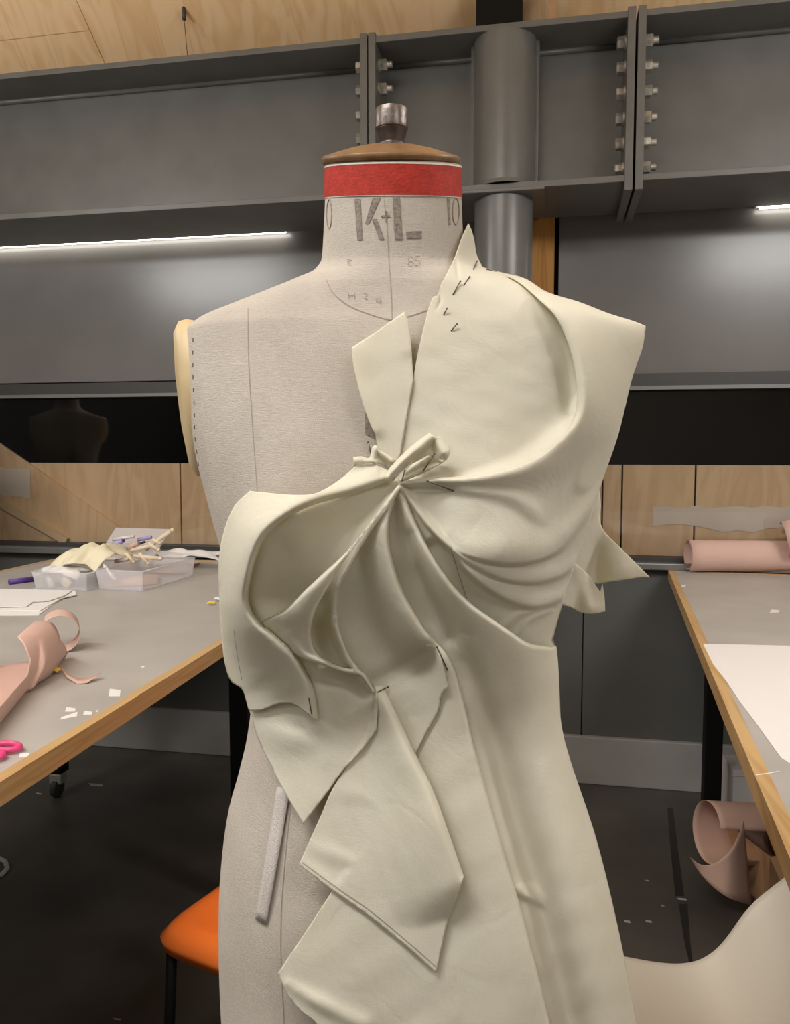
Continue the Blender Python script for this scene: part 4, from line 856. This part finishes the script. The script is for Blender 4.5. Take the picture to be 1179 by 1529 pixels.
for k, (x, y, w, h, sk) in enumerate([(171, 1035, 9, 5, 3), (105, 1060, 8, 3, 3), (131, 1065, 7, 2.5, 2), (103, 1072, 13, 3, -7), (36, 1128, 8, 3, 1), (145, 1062, 2, 1.2, 0), (1156, 913, 7, 2, 1), (1020, 875, 4, 1.6, 0), (213, 996, 3, 1, 0)]):
    flat('tape_scrap', [(x - w, y + h + sk * 0), (x - w + 2, y - h + sk * -0.3), (x + w, y - h + sk * 0.4 - (3 if k == 3 else 0)), (x + w - 1, y + h - (5 if k == 3 else 0))], TZ, 0.0006, 'white_paper',
         ['small square tape scrap between the pink crescent and the wooden edge', 'small tape scrap just beyond the long strip of tape', 'small rectangular tape scrap beside the long strip of tape', 'long narrow tape strip stuck on the table near the scissors',
          'pale tape scrap beside the pink scissors', 'speck of tape beside the small rectangular tape scrap', 'pale tape scrap between the pink roll and the white sheet', 'pale tape speck at the table corner beside the pink roll', 'tiny tape speck between the pink loop and the wooden edge'][k],
         'scrap', 'tape scraps on the tables', lift=0.0003)
for x, y, m, l in ((83, 1006, 'yellow', 'tiny yellow scrap beside the large pink curl'), (316, 904, 'yellow', 'tiny yellow scrap lying by the dress form'), (325, 898, 'white_paper', 'tiny white paper twist lying by the dress form')):
    p = onz(x, y, TZ); crumple('small_scrap', (p[0], p[1], TZ), 0.022, 0.018, 0.010, m, l, 'scrap', int(x))
# scissors with pink handles
sp_ = onz(-5, 1128, TZ); scs = empty('scissors', (sp_[0], sp_[1], TZ), math.radians(175), 'pink handled scissors lying at the wooden table edge', 'scissors')
for s in (-1, 1):
    tube('handle', [(-0.002 + 0.024 * math.cos(t), s * 0.0185 + 0.0145 * math.sin(t), 0.008) for t in np.linspace(0, 2 * math.pi, 25)[:-1]], 0.0052, 'pink_plastic', scs, closed=True, seg=10)
    tube('shank', [(0.022, s * 0.016, 0.008), (0.045, s * 0.004, 0.007), (0.055, -s * 0.001, 0.006)], [0.005, 0.0045, 0.004], 'pink_plastic', scs)
    bm = bmesh.new(); add_box(bm, 0.05, 0.15, -0.004, 0.004, 0.004 + s * 0.001, 0.006 + s * 0.001)
    for v in bm.verts:
        if v.co.x > 0.1: v.co.y *= 0.1
    from_bm('blade', bm, 'zinc', scs)

# ============================================================ THINGS ON THE RIGHT TABLE
pa, pb = Vector(onz(1033, 857, TZ)), Vector(onz(1240, 859, TZ)); axr = (pb - pa).normalized()
curl_sheet('pattern_paper', pa + Vector((0, 0, 0.0665)) + axr.cross(Vector((0, 0, 1))) * -0.062, axr, (pb - pa).length, 0.064, 0.052, -70, 480, 'pink_paper', 'rolled pink pattern paper lying against the window sill', 'paper', 'pink pattern paper', n=90, rows=8)
pc_ = Vector(onz(1160, 857, TZ)) + Vector((0.02, -0.02, 0.13))
curl_sheet('pattern_paper', pc_, Vector((0.97, -0.1, 0.22)), 0.45, 0.055, 0.085, -100, 130, 'pink_paper', 'pink pattern paper curled loosely on top of the roll', 'paper', 'pink pattern paper', jag=0.05, n=40, seed=9)
flat('paper_sheet', [(1049, 962), (1110, 963), (1260, 967), (1300, 1240), (1210, 1165), (1179, 1141), (1166, 1133), (1148, 1108), (1128, 1080), (1104, 1048), (1084, 1018), (1064, 992)], TZ, 0.0008, 'white_paper', 'large plain white paper sheet spread on the cutting table', 'paper', lift=0.0004)
tag(tube('thread_end', [tuple(Vector(onz(x, y, TZ)) + Vector((0, 0, .001))) for x, y in ((1128, 1158), (1145, 1156), (1163, 1153))], 0.0011, 'white_paper'), 'short white thread end lying near the table edge', 'thread')

# ============================================================ FLOOR THINGS
fl = bpy.data.objects['floor']
for q in ([(996, 1206), (1004, 1206), (1012, 1270), (1021, 1338), (1008, 1338), (1000, 1262)], [(1013, 1350), (1026, 1350), (1030, 1405), (1034, 1440), (1029, 1440), (1020, 1400)]):
    o = flat('floor_mark', q, 0.0, 0.0006, 'floor_stain', None, None, parent=fl, lift=0.0002)
for k, (x, y, w, h) in enumerate([(143, 1172, 11, 2.5), (1018, 1343, 7, 1.8), (989, 1353, 2.5, 1), (968, 1376, 5, 2), (936, 1376, 5, 2.5), (58, 1185, 4, 1.5), (175, 1522, 6, 1.5), (966, 1315, 3, 1)]):
    flat('floor_scrap', [(x - w, y - h), (x + w * 0.8, y - h * 0.4), (x + w, y + h), (x - w * 0.7, y + h * 0.5)], 0.0, 0.0008, 'scrap_paper', 'narrow white paper strip on the floor near the table caster' if k == 0 else 'tiny pale paper scrap lying on the dark floor', 'scrap', 'paper scraps on the floor', lift=0.0003)
lp = [Vector(onz(x, y, 0.0)) + Vector((0, 0, 0.008)) for x, y in ((-20, 1280), (-4, 1283), (8, 1290), (11, 1300), (4, 1308), (-10, 1316), (-30, 1325))]
tag(tube('cord_loop', lp, 0.008, 'scrap_paper'), 'pale grey cord loop lying on the dark floor', 'cord')
# heap of waste paper below the right table
HB0 = Vector(onz(1105, 1345, 0))
cb = empty('cardboard_box', (HB0.x + 0.13, HB0.y + 0.12, 0), 0.35, 'open brown cardboard box half hidden under curled waste paper', 'box')
for a in ((-.11, .11, -.13, -.126), (-.11, .11, .126, .13), (-.11, -.106, -.126, .126), (.106, .11, -.126, .126)): box('box_wall', *a, 0, 0.17, 'card_brown', cb)
box('box_base', -.11, .11, -.13, .13, 0.0, 0.004, 'card_brown', cb)
for s, ang in ((-1, 40), (1, -55)):
    o = box('box_flap', -.11, .11, 0, 0.09, 0, 0.003, 'card_brown', cb); o.location = (0, s * 0.13, 0.17); o.rotation_euler = (math.radians(-ang) if s < 0 else math.radians(ang), 0, 0 if s > 0 else math.pi)
wl = onz(1095, 1200, 0.20)
bxw = empty('white_box', (0.73, 3.12, 0.0), 0.1, 'white box standing behind the curled waste paper', 'box')
box('box_body', -.08, .12, -.06, .08, 0, 0.235, 'white_paper', bxw, bev=0.002); box('box_lid', -.083, .123, -.063, .083, 0.236, 0.262, 'white_paper', bxw, bev=0.002)
def at(px, py, dist): r = ray(px, py); return Vector(CAM + r * dist)
curl_sheet('waste_paper', at(1056, 1238, 2.62), Vector((0.90, 0.30, -0.10)), 0.30, 0.080, 0.108, 25, 335, 'brown_pink_paper', 'brownish pink paper roll lying on top of the waste heap', 'paper', 'waste paper heap', jag=0.08, n=40, seed=3)
tp = catmull([(1030, 1280, 2.56), (1046, 1291, 2.50), (1066, 1289, 2.46), (1086, 1274, 2.45), (1100, 1252, 2.47), (1110, 1226, 2.52)], 6); bt = catmull([(1034, 1288, 2.56), (1048, 1308, 2.49), (1066, 1326, 2.45), (1086, 1340, 2.43), (1104, 1347, 2.45), (1122, 1352, 2.50)], 6)
k_ = np.linspace(0, 1, 20); tp = np.stack([np.interp(k_, np.linspace(0, 1, len(tp)), tp[:, c]) for c in range(3)], 1); bt = np.stack([np.interp(k_, np.linspace(0, 1, len(bt)), bt[:, c]) for c in range(3)], 1)
og = at(1085, 1340, 2.44); WPs = [[tuple(at(*(a * (1 - t) + b * t)) - og) for a, b in zip(tp, bt)] for t in np.linspace(0, 1, 8)]
wp2 = grid_mesh('waste_paper', WPs, 'brown_pink_paper', thick=0.001); wp2.location = og
tag(wp2, 'brownish pink paper sheet curved upright at the front of the heap', 'paper', 'waste paper heap')
curl_sheet('waste_paper', at(1150, 1322, 2.55), Vector((0.85, 0.3, 0.05)), 0.26, 0.055, 0.085, -170, 40, 'brown_pink_paper', 'flat lying curl of brownish pink paper at the bottom of the heap', 'paper', 'waste paper heap', jag=0.06, n=30, seed=8)

# ============================================================ CHAIRS
oc = Vector(onz(222, 1392, 0.44)); e1 = Vector((0.30, 0.954, 0)); ang = math.atan2(-0.30, 0.954)
och = empty('plastic_chair', (oc.x, oc.y, 0), ang, 'orange plastic chair with black legs behind the dress form', 'chair')
n = 30; U, V = np.meshgrid(np.linspace(-1, 1, n), np.linspace(-1, 1, n))
def seat_pts(zoff, sc):
    q = 9.0; Rr = (np.abs(U) ** q + np.abs(V) ** q) ** (1 / q); mx_ = np.maximum(np.abs(U), np.abs(V)); k = np.where(Rr > 1e-6, mx_ / np.maximum(Rr, 1e-6), 1)
    X, Y = U * k, V * k; e = np.clip((mx_ - 0.80) / 0.20, 0, 1)
    Z = 0.46 - 0.012 * (1 - mx_ ** 2) - 0.034 * e ** 2.2 + zoff
    return np.stack([0.215 + 0.215 * X * sc, 0.205 + 0.205 * Y * sc, Z], 2)
top, bot = seat_pts(0, 1), seat_pts(-0.026, 0.975)
bm = bmesh.new(); tv = [[bm.verts.new(p) for p in r] for r in top]; bv_ = [[bm.verts.new(p) for p in r] for r in bot]
for i in range(n - 1):
    for j in range(n - 1):
        bm.faces.new((tv[i][j], tv[i][j + 1], tv[i + 1][j + 1], tv[i + 1][j])); bm.faces.new((bv_[i][j], bv_[i + 1][j], bv_[i + 1][j + 1], bv_[i][j + 1]))
ring = [(0, j) for j in range(n)] + [(i, n - 1) for i in range(1, n)] + [(n - 1, j) for j in range(n - 2, -1, -1)] + [(i, 0) for i in range(n - 2, 0, -1)]
for (a, b), (c, d) in zip(ring, ring[1:] + ring[:1]): bm.faces.new((tv[a][b], tv[c][d], bv_[c][d], bv_[a][b]))
from_bm('seat', bm, 'orange_plastic', och, smooth=True)
bk = [[(0.03 + 0.37 * u, 0.41 + 0.02 * t - 0.05 * (1 - (2 * u - 1) ** 2) * 0.6 + 0.05 * t, 0.56 + 0.22 * t) for u in np.linspace(0, 1, 14)] for t in np.linspace(0, 1, 8)]
grid_mesh('backrest', bk, 'orange_plastic', och, thick=0.012)
for x, y, dx, dy in ((0.03, 0.035, -0.01, -0.02), (0.40, 0.035, 0.01, -0.02), (0.03, 0.38, -0.01, 0.03), (0.40, 0.38, 0.01, 0.03)):
    tube('leg', [(x, y, 0.42), (x + dx, y + dy, 0.0)], 0.011, 'black_steel', och, seg=12)
for x in (0.03, 0.40): tube('back_post', [(x, 0.38, 0.42), (x, 0.425, 0.62)], 0.010, 'black_steel', och, seg=10)
# cream shell chair: its far rim runs behind the table edge, back rising to the right
RIMPX = [(860, 1416), (905, 1424), (940, 1431), (980, 1438), (1015, 1440), (1045, 1434), (1070, 1418), (1090, 1395), (1108, 1369), (1128, 1346), (1152, 1326), (1182, 1303), (1225, 1270), (1275, 1225), (1310, 1180)]
rc = catmull(RIMPX, 9)[:, :2]; rim = []
for x, y in rc: r = ray(x, y); rim.append(CAM + r * (1.56 / float(r @ FWH)))
base = Vector((rim[len(rim) // 2][0], rim[len(rim) // 2][1], 0)) - Vector(FWH) * 0.22
wch = empty('shell_chair', base, YAW, 'cream moulded plastic shell chair beside the waste paper heap', 'chair')
MW = (Matrix.Translation(base) @ Matrix.Rotation(YAW, 4, 'Z')).inverted(); P = []; nv = 26
for i, p in enumerate(rim):
    row = []; bk_ = np.clip((i / (len(rim) - 1) - 0.42) / 0.4, 0, 1)
    for k in range(nv):
        v = k / (nv - 1); s = math.sin(math.pi * v) ** 0.7
        q = p - FWH * (0.46 * v) + np.array([0, 0, -1]) * (0.050 * s * (1 - bk_)) + RT * (0.06 * s * bk_) + np.array([0, 0, -0.02]) * s * bk_
        row.append(tuple(MW @ Vector(q)))
    P.append(row)
grid_mesh('shell', P, 'cream_plastic', wch, thick=0.007, sub=1)
zs_ = P[len(rim) // 3][nv // 2][2] - 0.01
for sx_ in (-1, 1):
    for sy_ in (-1, 1): tube('leg', [(-0.02 + sx_ * 0.09, sy_ * 0.10, zs_ - 0.005), (-0.02 + sx_ * 0.18, sy_ * 0.2, 0.0)], 0.009, 'zinc', wch, seg=10)

# ============================================================ a second dress form beyond the table end, mirrored in the window
f2 = copy_tree(form); f2.location = (-2.66, 2.93, 0); f2.scale = (1.045, 1.045, 1.045); f2.rotation_euler = (0, 0, 2.9)
tag(f2, 'bare dress form standing beyond the table end, mirrored in the window', 'dress form')
